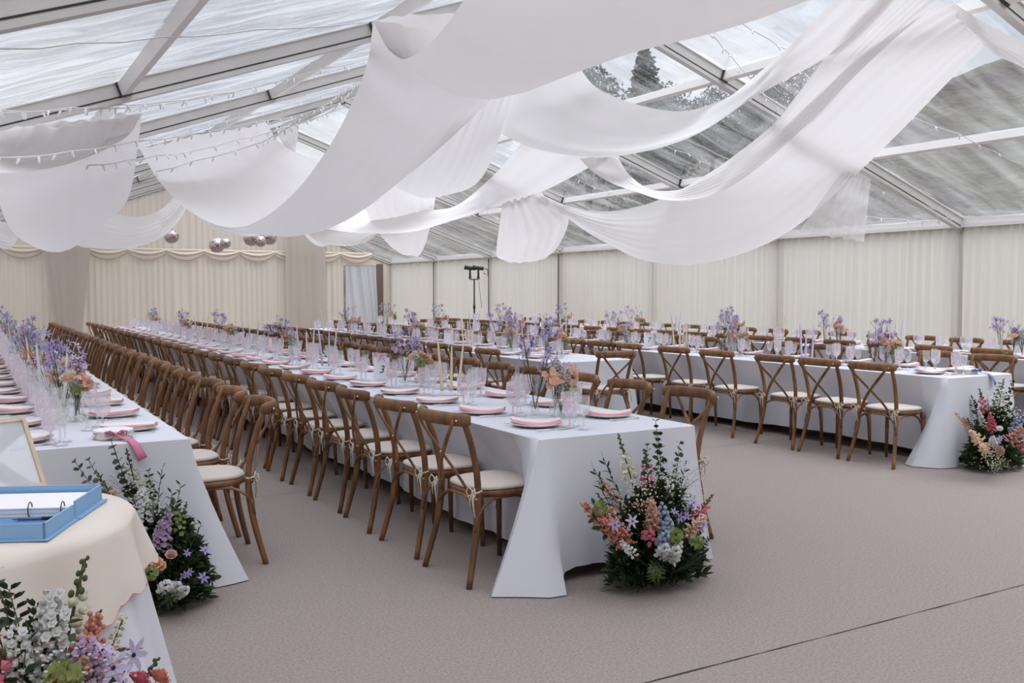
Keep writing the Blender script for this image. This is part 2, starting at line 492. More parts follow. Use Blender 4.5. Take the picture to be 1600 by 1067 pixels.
# eave strip, uprights, rafters, purlins
b = MB()
b.box((WX, 12.7, 2.50), (.12, 36.4, .13)).box((WX - .08, 12.7, 2.445), (.05, 36.4, .05))
struct(b.obj('eave_beam', M['alu_pale'], smooth=False))
b = MB(); b.box((LX, 12.7, 2.44), (.12, 36.4, .14)); struct(b.obj('eave_beam', M['alu_pale'], smooth=False))
for yy in RAFT:
    mb = MB()
    for (x0, x1) in ((LX, 5.93), (WX, 5.90)):
        p0 = Vector((x0, yy, zroof(x0) - .09)); p1 = Vector((x1, yy, 4.97 - .09))
        d = (p1 - p0); L = d.length; d.normalize()
        R = d.to_track_quat('X', 'Z').to_matrix()
        mb.mat(0).box((p0 + p1) / 2, (L, .085, .17), R)
        mb.mat(1).box((p0 + p1) / 2 + R @ Vector((0, -.044, -.035)), (L, .004, .012), R)
        mb.mat(1).box((p0 + p1) / 2 + R @ Vector((0, .044, -.035)), (L, .004, .012), R)
        mb.mat(2).box((p0 + p1) / 2 + R @ Vector((0, 0, .088)), (L, .12, .012), R)
    struct(mb.obj('roof_rafter', [M['alu'], M['black'], M['alu_pale']], smooth=False))
    for sx, zt in ((WX, 2.5), (LX, 2.45)):
        mb = MB(); mb.box((sx + (.03 if sx > 0 else -.03), yy, zt / 2), (.1, .1, zt))
        mb.box((sx - (.1 if sx > 0 else -.1), yy, 2.40), (.16, .05, .05), Matrix.Rotation(.6 if sx > 0 else -.6, 3, 'Y'))
        struct(mb.obj('wall_upright', M['alu'], smooth=False))
    if yy > 17:
        mb = MB(); mb.tube([(WX - .1, yy + .07, .02), (WX - .1, yy + .07, 2.4)], .018, 6)
        struct(mb.obj('wall_pole', mat('dark_pole', (.10, .09, .085), .6)))
for x in PURL:
    for a, c in zip(RAFT[:-1], RAFT[1:]):
        mb = MB(); sl = math.atan(.357) if x < 5.9 else -math.atan(.343)
        Rm = Matrix.Rotation(-sl, 3, 'Y')
        mb.mat(0).box((x, (a + c) / 2, zroof(x) - .07), (.07, c - a - .09, .11), Rm)
        mb.mat(1).box((x, a + .06, zroof(x) - .07), (.1, .03, .13), Rm).box((x, c - .06, zroof(x) - .07), (.1, .03, .13), Rm)
        struct(mb.obj('roof_purlin', [M['alu_pale'], M['hook']], smooth=False))
mb = MB(); mb.box((5.914, 12.7, 4.9), (.1, 36.4, .12)); struct(mb.obj('ridge_beam', M['alu'], smooth=False))
# clear sheets, one per bay and slope, sagging and puckered between rafters
for a, c in zip(RAFT[:-1], RAFT[1:]):
    for side, (x0, x1) in (('left', (LX - .1, 5.914)), ('right', (5.914, WX + .1))):
        mb = MB(); sd = rnd.random() * 9
        def sh(u, v, a=a, c=c, x0=x0, x1=x1, sd=sd):
            x = x0 + (x1 - x0) * u; y = a + (c - a) * v
            e = 4 * v * (1 - v)
            z = zroof(min(max(x, -2), 14)) + .02 - .05 * e + .012 * math.sin(x * 3 + 5 * v + sd) * e + .008 * math.sin(x * 9 + v * 14 + sd)
            return (x, y, z)
        mb.grid(sh, 60, 20)
        struct(mb.obj('ceiling', M['pvc_milky'] if side == 'left' else M['pvc']))

# ------------------------------------------------------------------ outside: grass, bank and trees
b = MB(); b.box((0, 0, -.35), (400, 400, .1))
M['grass'] = mat('rough_grass', (.085, .10, .045), .9, noise=(.6, (.05, .045, .03), 2.5), coords='Object')
struct(b.obj('ground', M['grass'], smooth=False))
mb = MB(); rs = random.Random(5)
def ridge_elev(ang):
    """height of the ridge line (tangent of its elevation) by compass angle from +X, degrees"""
    T = [(-40, .20), (5, .24), (26, .245), (35, .235), (45, .19), (52, .172), (60, .15), (70, .13), (85, .12), (110, .10)]
    for (a0, e0), (a1, e1) in zip(T[:-1], T[1:]):
        if ang <= a1: return e0 + (e1 - e0) * max(0, (ang - a0) / (a1 - a0))
    return .1
def bank(u, v):
    ang = math.radians(-38 + 145 * u)
    r0 = 22 + 15 * min(1, max(0, (math.degrees(ang) - 38) / 16))
    r = r0 + 30 * v
    top = ridge_elev(math.degrees(ang)) * (r0 + 29) + 1.0
    h = top * (v ** .75) + .45 * math.sin(u * 60 + v * 20) * v + .25 * math.sin(u * 171 + v * 9) * v
    return (r * math.cos(ang), r * math.sin(ang) + 2 * v, h - .4)
mb.grid(bank, 120, 24)
M['bank'] = mat('bank_bracken', (.105, .105, .080), .95, noise=(.35, (.040, .030, .026), 3.0), bump=(2, .6, .5), coords='Object')
struct(mb.obj('hillside', M['bank']))
M['tree_leaf'] = mat('far_foliage', (.125, .145, .115), .9, noise=(3, (.08, .095, .075), 2), translucent=.2)
M['trunk'] = mat('far_bark', (.10, .08, .07), .9)
def tree_mesh(kind, seed):
    rs = random.Random(seed); t = MB(); H = 1.0
    f = MB()
    for i in range(5200):
        if kind == 'c':
            a = rs.random() * 2 * PI; h = min(.999, rs.random() ** .8); r = (.30 + .06 * math.sin(3 * a + h * 9)) * (1 - h) ** .75 * rs.random() ** .5
            tier = .02 * math.sin(h * 40 + a)
            c = Vector((r * math.cos(a), r * math.sin(a), .12 + .88 * h + tier * .3 - r * .15))
            s_ = .012 + .008 * rs.random()
        else:
            a = rs.random() * 2 * PI; q = rs.random() ** .4; th = math.acos(2 * rs.random() - 1)
            c = Vector((.24 * q * math.sin(th) * math.cos(a), .24 * q * math.sin(th) * math.sin(a), .62 + .36 * q * math.cos(th)))
            c += Vector((math.sin(c.z * 20 + a), math.cos(c.z * 17), 0)) * .03
            s_ = .011 + .007 * rs.random()
        d = Vector((rs.uniform(-1, 1), rs.uniform(-1, 1), rs.uniform(-.9, .3))).normalized()
        f.leaf(c, c + d * s_ * 1.8, s_, Vector((rs.uniform(-1, 1), rs.uniform(-1, 1), rs.random())))
    t.tube([(0, 0, 0), (.01, 0, .5), (0, .01, .95)], [.025, .014, .003], 7)
    return f.mesh('crown', M['tree_leaf']), t.mesh('trunk', M['trunk'])
TM = {'c': [tree_mesh('c', 1), tree_mesh('c', 2)], 'b': [tree_mesh('b', 3), tree_mesh('b', 4)]}
def tree(px, base_r, top_elev_px, kind, seed, label):
    d = ray(px, 454); d.z = 0; d.normalize()
    p = Vector((d.x * base_r, d.y * base_r, 0))
    ztop = EYE + (454 - top_elev_px) / F_PX * base_r * FW.dot(Vector((d.x, d.y, 0))) 
    # stand the tree on the bank
    dx, dy = p.x, p.y; r = math.hypot(dx, dy); ang = math.degrees(math.atan2(dy, dx)); u = (ang + 38) / 145; v = min(1, max(0, (r - 22 - 15 * min(1, max(0, (ang - 38) / 16))) / 30))
    g = bank(min(max(u, 0), 1), v)[2] if 0 <= u <= 1 else -.3
    g -= .4
    Ht = max(5.0, ztop - g)
    t = empty('tree', (p.x, p.y, g)); t['label'] = label; t['category'] = 'tree'; t['group'] = 'trees outside beyond the clear roof'
    cr, tk = TM[kind][seed % 2]
    link('crown', cr, t, (0, 0, 0), (0, 0, seed), (Ht * (.8 if kind == 'c' else .9), Ht * (.8 if kind == 'c' else .9), Ht)); link('trunk', tk, t, (0, 0, 0), (0, 0, 0), Ht)
tree(1005, 44, 78, 'c', 1, 'tall pointed conifer seen through the clear roof above the white drape')
tree(1040, 42, 125, 'b', 2, 'shorter dark tree just right of the tall pointed conifer outside')
tree(918, 46, 88, 'b', 3, 'treetop peeping out left of the tall conifer outside')
tree(1165, 40, 140, 'b', 4, 'loose leafy tree outside, seen below the crossing rafters')
tree(1195, 43, 118, 'b', 5, 'slim leafy tree outside, seen right of the crossing rafters')
tree(1265, 42, 90, 'b', 6, 'leafy tree outside between the two long white drapes')
tree(1110, 46, 160, 'b', 7, 'low dark tree outside, seen left of the crossing rafters')

# ------------------------------------------------------------------ ceiling drapes
def spline(pts, n):
    """Catmull-Rom through pts, n+1 samples evenly spread over the length"""
    P = [pts[0] * 2 - pts[1]] + pts + [pts[-1] * 2 - pts[-2]]
    fine = []
    for i in range(1, len(P) - 2):
        for k_ in range(12):
            t_ = k_ / 12; a, b_, c, d = P[i-1], P[i], P[i+1], P[i+2]
            fine.append(.5 * ((2 * b_) + (c - a) * t_ + (2*a - 5*b_ + 4*c - d) * t_**2 + (3*b_ - a - 3*c + d) * t_**3))
    fine.append(P[-2])
    L = [0]
    for i in range(1, len(fine)): L.append(L[-1] + (fine[i] - fine[i-1]).length)
    out_ = []; j = 0
    for i in range(n + 1):
        q = L[-1] * i / n
        while j < len(L) - 2 and L[j + 1] < q: j += 1
        f_ = (q - L[j]) / max(1e-9, L[j+1] - L[j]); out_.append(fine[j].lerp(fine[j+1], min(1, f_)))
    return out_
def drape(ea, eb, belly, label, m='drape', pleat=.022, freq=8, seed=0, nu=72, nv=44, ends=(1, 1), bpos=.5):
    """cloth strip between two side edges, each given as sight-line points with their distance down the tent"""
    def inside(px, py, Y):                       # never above the roof sheet
        q = at(px, py, Y)
        while q.z > zroof(q.x) - .24 and Y > 2: Y -= .05; q = at(px, py, Y)
        return q
    A = spline([inside(*p) for p in ea], nu); B = spline([inside(*p) for p in eb], nu)
    rs = random.Random(seed + 11); ph = [rs.random() * 6 for _ in range(5)]
    def fn(u, v):
        i = int(round(u * nu)); a, b_ = A[i], B[i]
        e = math.sin(PI * min(1, max(0, u ** (math.log(.5) / math.log(bpos))))) ** .8 if 0 < u < 1 else 0
        p = a.lerp(b_, v)
        d = A[min(i + 1, nu)] - A[max(i - 1, 0)]; w_ = (b_ - a)
        nrm = d.cross(w_)
        nrm = nrm.normalized() if nrm.length > 1e-6 else Vector((0, 0, 1))
        if nrm.z < 0: nrm = -nrm
        k_ = math.sin(v * freq * 2 * PI + ph[0] + 1.2 * math.sin(u * 3 + ph[1])) * .6 + math.sin(v * freq * 4.7 + ph[2] + u * 2) * .35
        g = 1.15 - .85 * math.sin(PI * u) ** .6
        edge = min(1, 8 * v * (1 - v))
        return p - Vector((0, 0, belly * 4 * v * (1 - v) * e)) + nrm * (pleat * k_ * g * edge + .02 * math.sin(u * 5 + v * 7 + ph[3]) * edge)
    mb = MB(); mb.grid(fn, nu, nv)
    o = mb.obj('ceiling_drape', M[m])
    tag(o, label, 'drape', 'white drapes hung under the roof')
    return o
drape([(583,33,8.9),(603,72,8.3),(622,90,7.6),(640,90,7.0),(668,72,6.2),(700,35,5.4),(728,-5,4.8),(760,-60,4.2),(800,-140,3.6)],
      [(800,5,9.2),(830,80,8.4),(870,112,7.4),(960,76,6.3),(1060,42,5.4),(1200,18,4.6),(1265,0,4.2),(1400,-50,3.6),(1500,-120,3.1)],
      .30, 'grey-white drape sagging closest to the camera, at the top middle', seed=1, pleat=.008, bpos=.4)
drape([(218,232,16.1),(250,285,15.0),(290,325,14.0),(335,350,13.0),(378,354,12.2),(420,335,11.6),(470,290,11.0),(520,220,10.4),(555,150,9.9),(575,95,9.4),(583,33,8.9)],
      [(415,190,17.3),(440,225,16.6),(497,257,15.6),(545,285,14.6),(600,288,13.6),(650,262,12.7),(700,220,11.9),(750,172,11),(792,126,10.1),(840,40,9.2)],
      .40, 'long white drape swooping from the top middle down over the mirror balls', seed=2, pleat=.014, bpos=.42)
drape([(742,165,13.2),(765,195,12.7),(800,218,12),(850,236,11.3),(930,246,10.4),(1000,238,9.7),(1060,222,9.1),(1112,197,8.6),(1182,150,8.0),(1282,95,7.3),(1345,50,6.9),(1420,-30,6.4)],
      [(905,105,10.7),(930,135,10.4),(975,157,10),(1030,171,9.6),(1080,172,9.2),(1142,150,8.8),(1170,127,8.5),(1225,80,8.0),(1244,62,7.8),(1300,2,7.3),(1330,-40,7.0)],
      .06, 'crescent-shaped white drape crossing below the clear panes with the conifer', seed=3, pleat=.03, freq=3)
drape([(903,245,13.8),(925,267,13.2),(955,286,12.7),(990,298,12.2),(1032,312,11.6),(1080,314,11),(1130,298,10.4),(1190,258,9.7),(1260,195,8.8),(1340,115,7.8),(1410,50,7.0),(1480,-5,6.3)],
      [(965,245,13.0),(985,275,12.6),(1018,297,12.1),(1060,297,11.5),(1089,282,11.0),(1142,247,10.3),(1207,195,9.4),(1244,150,8.8),(1282,100,8.2),(1330,40,7.6),(1370,0,7.0),(1400,-40,6.6)],
      .04, 'narrower upper layer of the big drapes sweeping to the top corner', seed=4, pleat=.012)
drape([(838,306,16.7),(865,325,16.2),(891,344,15.6),(920,364,15),(950,381,14.5),(1000,405,13.6),(1065,414,12.6),(1130,405,11.7),(1200,380,10.8),(1260,342,10),(1330,280,9.1),(1400,212,8.2),(1470,140,7.2),(1537,72,6.3)],
      [(840,301,16.7),(875,317,16.0),(915,328,15.2),(955,330,14.5),(1000,322,13.8),(1040,308,13),(1100,282,12.2),(1180,235,11.2),(1260,165,10),(1340,90,8.7),(1410,40,7.6),(1480,2,6.5)],
      .05, 'huge white drape sweeping from the top corner towards the curtain wall', seed=5, pleat=.012)
drape([(1480,-2,6.1),(1520,24,5.4),(1560,47,4.9),(1600,68,4.4),(1660,95,3.8)], [(1538,73,6.1),(1560,88,5.5),(1600,105,4.8),(1660,132,4.0)],
      .02, 'white drape leaving the picture at its top corner', seed=6, nu=30)
drape([(222,177,11.5),(204,208,10.0),(175,228,9.0),(120,252,8.0),(60,266,7.2),(0,270,6.6),(-70,262,6.0),(-200,200,5.2)],
      [(0,205,10.3),(-20,225,9.6),(-60,235,9),(-120,220,8.3),(-180,190,7.7),(-260,120,7.0),(-320,60,6.4)],
      .28, 'pleated white drape at the picture edge, beneath the fairy lights', seed=7, pleat=.022, freq=7)
drape([(222,177,11.5),(215,230,12.0),(209,275,12.6),(200,310,13.3),(185,330,14.2),(170,330,15.2),(165,310,16.6),(170,280,18)],
      [(0,205,10.3),(-10,260,11.2),(0,320,12.2),(18,360,13.2),(45,380,14.2),(70,372,15.5),(80,340,17),(85,300,18.5)],
      .30, 'bulging grey-white drape over the end wall, under the pleated one', seed=8, pleat=.01)
drape([(80,335,17.3),(115,380,18.4),(150,388,19.5),(200,388,20.8),(245,375,22),(275,352,23.2),(300,310,24.2)],
      [(140,290,17.5),(165,325,19),(200,338,20.2),(235,335,21.5),(262,318,22.8),(290,285,24)],
      .03, 'low white bowl-shaped drape just above the swags', seed=9)
drape([(-30,340,18),(-10,380,19),(12,390,20),(24,380,21),(30,366,22)], [(-20,330,18),(0,345,19),(14,350,20),(24,356,21),(34,362,22)],
      .0, 'small white drape end at the picture edge over the end wall', seed=16, nu=24)
drape([(300,330,18),(340,362,19.2),(390,370,20.5),(428,360,22),(450,340,23.5)], [(330,300,18),(370,333,19.4),(410,343,21),(435,338,22.3),(458,322,23.6)],
      .05, 'white drape end hanging just above the group of mirror balls', seed=10, nu=30)
drape([(468,348,22),(480,372,23),(500,385,24),(520,380,25),(532,370,26)], [(500,350,22),(512,362,23),(522,368,24),(532,369,25),(542,364,26)],
      .0, 'small white flap of drape before the beige panel', seed=17, nu=24)
drape([(690,150,11),(660,210,12),(630,260,13.2),(620,290,14.3),(640,300,15.5),(660,285,17),(670,260,18.3)],
      [(800,150,11.5),(785,200,12.2),(768,250,13),(748,283,14),(725,297,15),(705,290,16.5),(700,270,18)],
      .12, 'white drape behind the long one, curling up at its tip', seed=11)
drape([(455,340,21.5),(480,352,20.9),(540,362,19.9),(600,365,19),(650,361,18.2),(706,345,17.4),(780,323,16.6),(850,298,15.7),(920,262,14.6),(960,240,14)],
      [(560,298,21.9),(612,318,21),(652,327,20),(690,327,19),(715,320,18.2),(745,298,17.3),(780,265,16.3),(805,235,15.4),(825,215,14.6),(850,190,14)],
      .04, 'hammock-shaped white drape low in the middle distance', seed=12, pleat=.03, freq=3)
drape([(560,285,19),(570,325,19.8),(585,355,20.6),(600,374,21.4),(618,390,22.4),(630,380,24),(635,345,26)],
      [(683,285,19),(678,325,19.6),(672,355,20.3),(663,385,21.2),(652,401,22.2),(645,385,24),(650,350,26)],
      .05, 'pointed white drape hanging before the tent corner', seed=13)
drape([(460,340,20),(480,365,21),(505,380,22),(545,384,23),(580,374,24),(600,350,25.5)], [(520,330,20),(540,345,21),(560,355,22.2),(580,360,23.4),(600,350,24.8),(615,335,26)],
      .03, 'low white drape in front of the doorway swags', seed=18)
drape([(785,318,16.4),(780,355,17),(776,385,17.8),(777,402,18.6),(785,395,20),(800,370,22)],
      [(845,300,16.6),(870,325,17),(888,343,17.6),(880,370,18.3),(868,390,19.1),(855,398,20.3),(850,375,22)],
      .22, 'gathered white drape end above the light stand', seed=14, pleat=.045, freq=6)
drape([(1322,262,9.6),(1285,310,9.5),(1248,362,9.5)], [(1360,280,9.35),(1356,325,9.3),(1350,378,9.3)],
      .0, 'short sheer drape end hanging in front of the curtain wall', m='sheer', seed=15, pleat=.05, freq=6, nu=24)
drape([(430,198,18.5),(440,222,18.6),(452,240,18.8)], [(467,195,18.9),(465,215,19),(461,238,19.1)],
      .0, 'small white drape piece behind the bowl of the long drape', seed=19, nu=24)
#END

# beige hanging panels in front of the gable wall
def panel(x0, x1, xa, xb, z1, label, m='beige_drape'):
    mb = MB()
    def fn(u, v):
        l = x0 + (xa - x0) * (1 - v); r = x1 + (xb - x1) * (1 - v)
        x = l + (r - l) * u
        return (x, GY - .35 + .02 * math.sin(u * 12 + v * 2) + .015 * math.sin(u * 31), .02 + (z1 - .02) * v)
    mb.grid(fn, 40, 12)
    tag(mb.obj('wall_drape', M[m]), label, 'fabric panel', 'beige fabric panels on the end wall')
panel(1.9, 3.35, 2.3, 2.95, 3.4, 'smooth beige fabric panel hanging at the left of the end wall')
panel(9.1, 10.45, 9.15, 10.45, 4.0, 'smooth beige fabric panel hanging next to the doorway')

# ------------------------------------------------------------------ fairy lights and wires
bulb_me = MB().tube([(0, 0, 0), (0, 0, -.015), (0, 0, -.06)], [.006, .011, .006], 6).mesh('bulb', M['bulb'])
def string(pts, label, drop=.16, bulbs=True, r=.0058, sag=.0):
    P = [under_roof(x, y, drop) for (x, y) in pts]
    fine = []
    for i in range(len(P) - 1):
        L = (P[i + 1] - P[i]).length; n = max(2, int(L / .25))
        for k_ in range(n):
            u = k_ / n; q = P[i].lerp(P[i + 1], u); q.z -= .015 * 4 * u * (1 - u); fine.append(q)
    fine.append(P[-1])
    base = fine[0].copy()
    mb = MB(); mb.tube([p - base for p in fine], r, 5)
    if not bulbs:
        o = mb.obj('hanging_wire', M['wire'], loc=base)
        tag(o, label, 'wire'); return
    t = empty('fairy_light_string', base); tag(t, label, 'fairy lights', 'fairy light strings under the roof')
    mb.obj('cord', M['wire'], t)
    acc = 0; cnt = 0
    for i in range(len(fine) - 1):
        seg = (fine[i + 1] - fine[i]).length; acc += seg
        if acc > .2 and cnt < 95:
            acc = 0; cnt += 1
            o = link('bulb', bulb_me, t, fine[i] - base, (rnd.uniform(-.6, .6), rnd.uniform(-.6, .6), 0))
string([(0, 76), (120, 67), (250, 58), (400, 46), (583, 33)], 'plain wire crossing the upper left roof panes', bulbs=False)
string([(0, 172), (95, 172), (170, 163), (250, 160), (330, 148), (400, 136), (500, 108), (575, 92)], 'topmost fairy light string across the left roof')
string([(0, 176), (110, 168), (220, 166), (320, 152), (430, 128), (570, 98)], 'fairy light string twisted along the topmost one at left')
string([(0, 246), (112, 236), (212, 220), (300, 209), (400, 190), (470, 178), (560, 150)], 'fairy light string passing over the pleated left drape', drop=.5)
string([(138, 258), (200, 250), (245, 242), (300, 236), (370, 218), (420, 207), (545, 165)], 'fairy light string starting over the bulging left drape', drop=.6)
string([(243, 268), (300, 252), (400, 225), (430, 210), (480, 178), (550, 140)], 'lowest fairy light string over the white bowl shaped drape', drop=.75)
string([(430, 203), (480, 190), (520, 172), (565, 122)], 'steep fairy light string beside the long drape, upper')
string([(440, 198), (500, 168), (570, 118)], 'steep fairy light string beside the long drape, lower')
string([(215, 222), (300, 200), (380, 182), (440, 168), (560, 130)], 'fairy light string along the top of the bowl shaped drape')
string([(1100, 40), (1120, 62), (1140, 85), (1175, 125)], 'short fairy light string crossing the pale sky beside the rafter')
string([(1150, 30), (1200, 60), (1230, 78)], 'fairy light string at the top right of the sky panes')
string([(1000, 55), (1050, 87), (1100, 117), (1145, 150)], 'thin wire left of the bright rafter', bulbs=False)
string([(1190, 145), (1205, 160), (1222, 173)], 'fairy light string hooked along the middle rafter')
string([(1036, 226), (1075, 240), (1112, 260)], 'fairy light string below the hill line')
string([(1068, 215), (1100, 230), (1142, 250)], 'thin wire below the hill line', bulbs=False)
string([(966, 245), (1020, 275), (1060, 292)], 'fairy light string left of the second rafter')
string([(905, 282), (950, 300), (1000, 318)], 'fairy light string in the dark gap under the crescent drape')
string([(1423, 182), (1500, 210), (1560, 240), (1600, 258)], 'fairy light string over the brown bank at right')
string([(1360, 280), (1410, 304), (1463, 328)], 'thin wire running to the eave at right', bulbs=False)
string([(1340, 272), (1380, 300), (1437, 330), (1492, 342)], 'fairy light string meeting the eave corner at right')
string([(1355, 338), (1400, 342), (1440, 345), (1490, 343)], 'fairy light string along the eave at right')
string([(758, 330), (775, 340), (785, 348)], 'fairy light string in the far corner of the roof')

# mirror balls hung from the roof over the far tables
def mirror_ball(px, py, Y, r, label):
    p = at(px, py, Y)
    t = empty('mirror_ball', p); tag(t, label, 'mirror ball', 'mirror balls over the far tables')
    mb = MB(); mb.ball((0, 0, 0), r, 20, k=12); me = mb.obj('ball', M['mirror'], t, smooth=False)
    mb = MB(); mb.tube([(0, 0, r * .95), (0, 0, zroof(p.x) - p.z - .1)], .004, 5).box((0, 0, r + .01), (.03, .03, .04)); mb.obj('hanging_cord', M['wire'], t)
mirror_ball(268, 369, 23.0, .17, 'single mirror ball hanging left of the bowl shaped drape')
mirror_ball(339, 383, 24.0, .19, 'dark mirror ball, larger of the low pair')
mirror_ball(352, 380, 23.4, .13, 'silvery mirror ball, smaller of the low pair')
mirror_ball(393, 372, 23.6, .20, 'left mirror ball of the group of three')
mirror_ball(407, 377, 23.2, .14, 'small middle mirror ball of the group of three')
mirror_ball(421, 371, 23.8, .19, 'right mirror ball of the group of three')

# ------------------------------------------------------------------ cross-back chair
def arc(p0, p1, bulge, n=10):
    p0, p1, bulge = Vector(p0), Vector(p1), Vector(bulge)
    return [p0.lerp(p1, i / n) + bulge * (4 * (i / n) * (1 - i / n)) for i in range(n + 1)]
def bez(a, b_, c, d, n=10):
    a, b_, c, d = map(Vector, (a, b_, c, d)); r = []
    for i in range(n + 1):
        t = i / n; s = 1 - t
        r.append(a * s**3 + b_ * 3 * s * s * t + c * 3 * s * t * t + d * t**3)
    return r
def seat_outline(n=40, k=1.0, y_shift=0.):
    pts = []
    for i in range(n):
        a = 2 * PI * i / n
        ca, sa = math.cos(a), math.sin(a)
        ex = .62
        x = math.copysign(abs(ca) ** ex, ca) * .215; y = math.copysign(abs(sa) ** ex, sa) * .205
        x *= 1 - .13 * (.205 - y) / .41 if y < .205 else 1
        pts.append((x * k, y * k + y_shift))
    return pts
def slab(mb, outline, levels):
    n = len(outline); vs = []; fs = []
    for (z, k) in levels:
        for (x, y) in outline: vs.append((x * k, y * k, z))
    for l in range(len(levels) - 1):
        for j in range(n): fs.append((l*n+j, l*n+(j+1) % n, (l+1)*n+(j+1) % n, (l+1)*n+j))
    fs.append(tuple(range(n))[::-1]); fs.append(tuple((len(levels)-1)*n + j for j in range(n)))
    mb.add(vs, fs)
def make_chair():
    """faces +Y; origin on the floor under the seat"""
    t = empty('cross_back_chair')
    for s in (-1, 1):
        mb = MB()
        pts = bez((s*.232, -.275, 0), (s*.215, -.235, .16), (s*.185, -.195, .30), (s*.188, -.195, .46), 9) + bez((s*.188, -.195, .46), (s*.19, -.195, .6), (s*.20, -.245, .75), (s*.208, -.302, .868), 8)[1:]
        mb.tube(pts, [.0155 + .002 * math.sin(PI * i / (len(pts) - 1)) for i in range(len(pts))], 9)
        mb.mat(1).ball((s*.232*.93, -.222, .44), .006, 6, k=4)
        mb.obj('back_post', [M['wood'], M['rivet']], t)
    for s in (-1, 1):
        mb = MB(); mb.tube([(s*.192, .175, 0), (s*.186, .168, .22), (s*.178, .160, .445)], [.0135, .0155, .019], 9)
        mb.lathe([(.015, 0), (.026, .012), (.026, .03), (.019, .045)], 9, (s*.1795, .161, .385))
        mb.obj('leg', M['wood'], t)
    mb = MB()                                         # bent top rail, bowed to the rear
    pts = bez((-.230, -.262, .842), (-.185, -.405, .85), (.185, -.405, .85), (.230, -.262, .842), 14)
    n = 10; vs = []
    for i, p in enumerate(pts):
        tt = (pts[min(i+1, 14)] - pts[max(i-1, 0)]).normalized(); a = Vector((0, 0, 1)); bb = tt.cross(a).normalized()
        w_ = 1 if 0 < i < 14 else .72
        for j in range(n):
            q = 2 * PI * j / n
            vs.append(p + a * (math.cos(q) * .034 * w_) + bb * (math.sin(q) * .017 * w_))
    mb.add(vs, [(i*n+j, i*n+(j+1) % n, (i+1)*n+(j+1) % n, (i+1)*n+j) for i in range(14) for j in range(n)] + [tuple(range(n))[::-1], tuple(14*n+j for j in range(n))])
    mb.mat(1).ball((-.208, -.332, .840), .007, 6, k=4).ball((.208, -.332, .840), .007, 6, k=4)
    mb.obj('top_rail', [M['wood'], M['rivet']], t)
    for s in (-1, 1):                                 # crossed flat braces
        mb = MB()
        pts = bez((s*.200, -.338, .842), (s*.13, -.335, .74), (-s*.08, -.275, .60), (-s*.150, -.216, .435), 12)
        pts = [p + Vector((0, -.006 * s, 0)) for p in pts]
        mb.tube(pts, .0125, 8, flat=.42, up=(1, 0, .25))
        if s == 1: mb.mat(1).ball((0, -.303, .658), .007, 6, k=4)
        mb.mat(1).ball((-s*.148, -.222, .445), .007, 6, k=4)
        mb.obj('cross_brace', [M['wood'], M['rivet']], t)
    mb = MB(); slab(mb, seat_outline(), [(.430, .93), (.436, .985), (.450, 1.0), (.462, .985), (.466, .95)]); sf = mb.obj('seat', M['wood'], t); auto(sf.data, 60)
    for p0, p1 in (((-.222, -.225, .27), (-.187, .166, .27)), ((.222, -.225, .27), (.187, .166, .27)), ((-.21, -.232, .28), (.21, -.232, .28)), ((-.187, .170, .27), (.187, .170, .27))):
        p0, p1 = Vector(p0), Vector(p1); m0 = p0.lerp(p1, .36); m1 = p0.lerp(p1, .64); inn = Vector((0, 0, .155))
        mb = MB(); ctr = Vector((0, 0, 0))
        pull = (Vector((0, 0, 0)) - (p0 + p1) / 2); pull.z = 0; pull = pull.normalized() * .03 if pull.length > 0 else pull
        a = p0 + pull * .5; d = p1 + pull * .5
        pts = bez(a, a + Vector((0, 0, .15)), m0 + inn + pull, m0 + inn + pull, 6) + bez(m1 + inn + pull, m1 + inn + pull, d + Vector((0, 0, .15)), d, 6)
        mb.tube(pts, .0085, 7); mb.obj('leg_brace', M['wood'], t)
    mb = MB(); slab(mb, seat_outline(), [(.466, .90), (.468, .965), (.476, .985), (.485, .967), (.490, .91), (.494, .72), (.496, .4)])
    cu = mb.obj('cushion', M['cushion'], t); auto(cu.data, 75)
    for s in (-1, 1):
        mb = MB(); c = Vector((s*.196, -.218, .475)); sg = s
        mb.tube([c + Vector((.022 * math.cos(a), .024 * math.sin(a) + .012, .004 * math.sin(2 * a))) for a in [2 * PI * i / 10 for i in range(11)]], .0045, 5)
        for q in (-1, 1):
            mb.tube([c + Vector((0, -.008, 0)), c + Vector((q*.03, -.02, .022)), c + Vector((q*.045, -.024, -.004)), c + Vector((q*.028, -.02, -.03)), c + Vector((0, -.01, 0))], .0036, 5)
            mb.tube([c + Vector((0, -.01, 0)), c + Vector((q*.014, -.022, -.04)), c + Vector((q*.022 + .008, -.020, -.10 - .02 * q))], [.004, .0045, .003], 5)
        mb.ball(c + Vector((0, -.012, 0)), .009, 6, k=4)
        mb.obj('cushion_tie', M['tie'], cu)
    return t
ORD = ['nearest', 'second', 'third', 'fourth', 'fifth', 'sixth', 'seventh', 'eighth', 'ninth', 'tenth', 'eleventh', 'twelfth', 'thirteenth', 'fourteenth', 'fifteenth', 'sixteenth', 'seventeenth', 'eighteenth', 'nineteenth', 'twentieth', 'twenty-first', 'twenty-second', 'twenty-third', 'twenty-fourth', 'twenty-fifth', 'twenty-sixth', 'twenty-seventh', 'twenty-eighth']
chair0 = make_chair(); chair_used = [False]
def place_chair(x, y, rz, label, group, far=False):
    if not chair_used[0]:
        c = chair0; chair_used[0] = True
    else:
        c = copy_tree(chair0, None, ('leg_brace', 'cushion_tie') if far else ())
    c.location = (x, y, 0); c.rotation_euler = (0, 0, rz)
    return tag(c, label, 'chair', group)

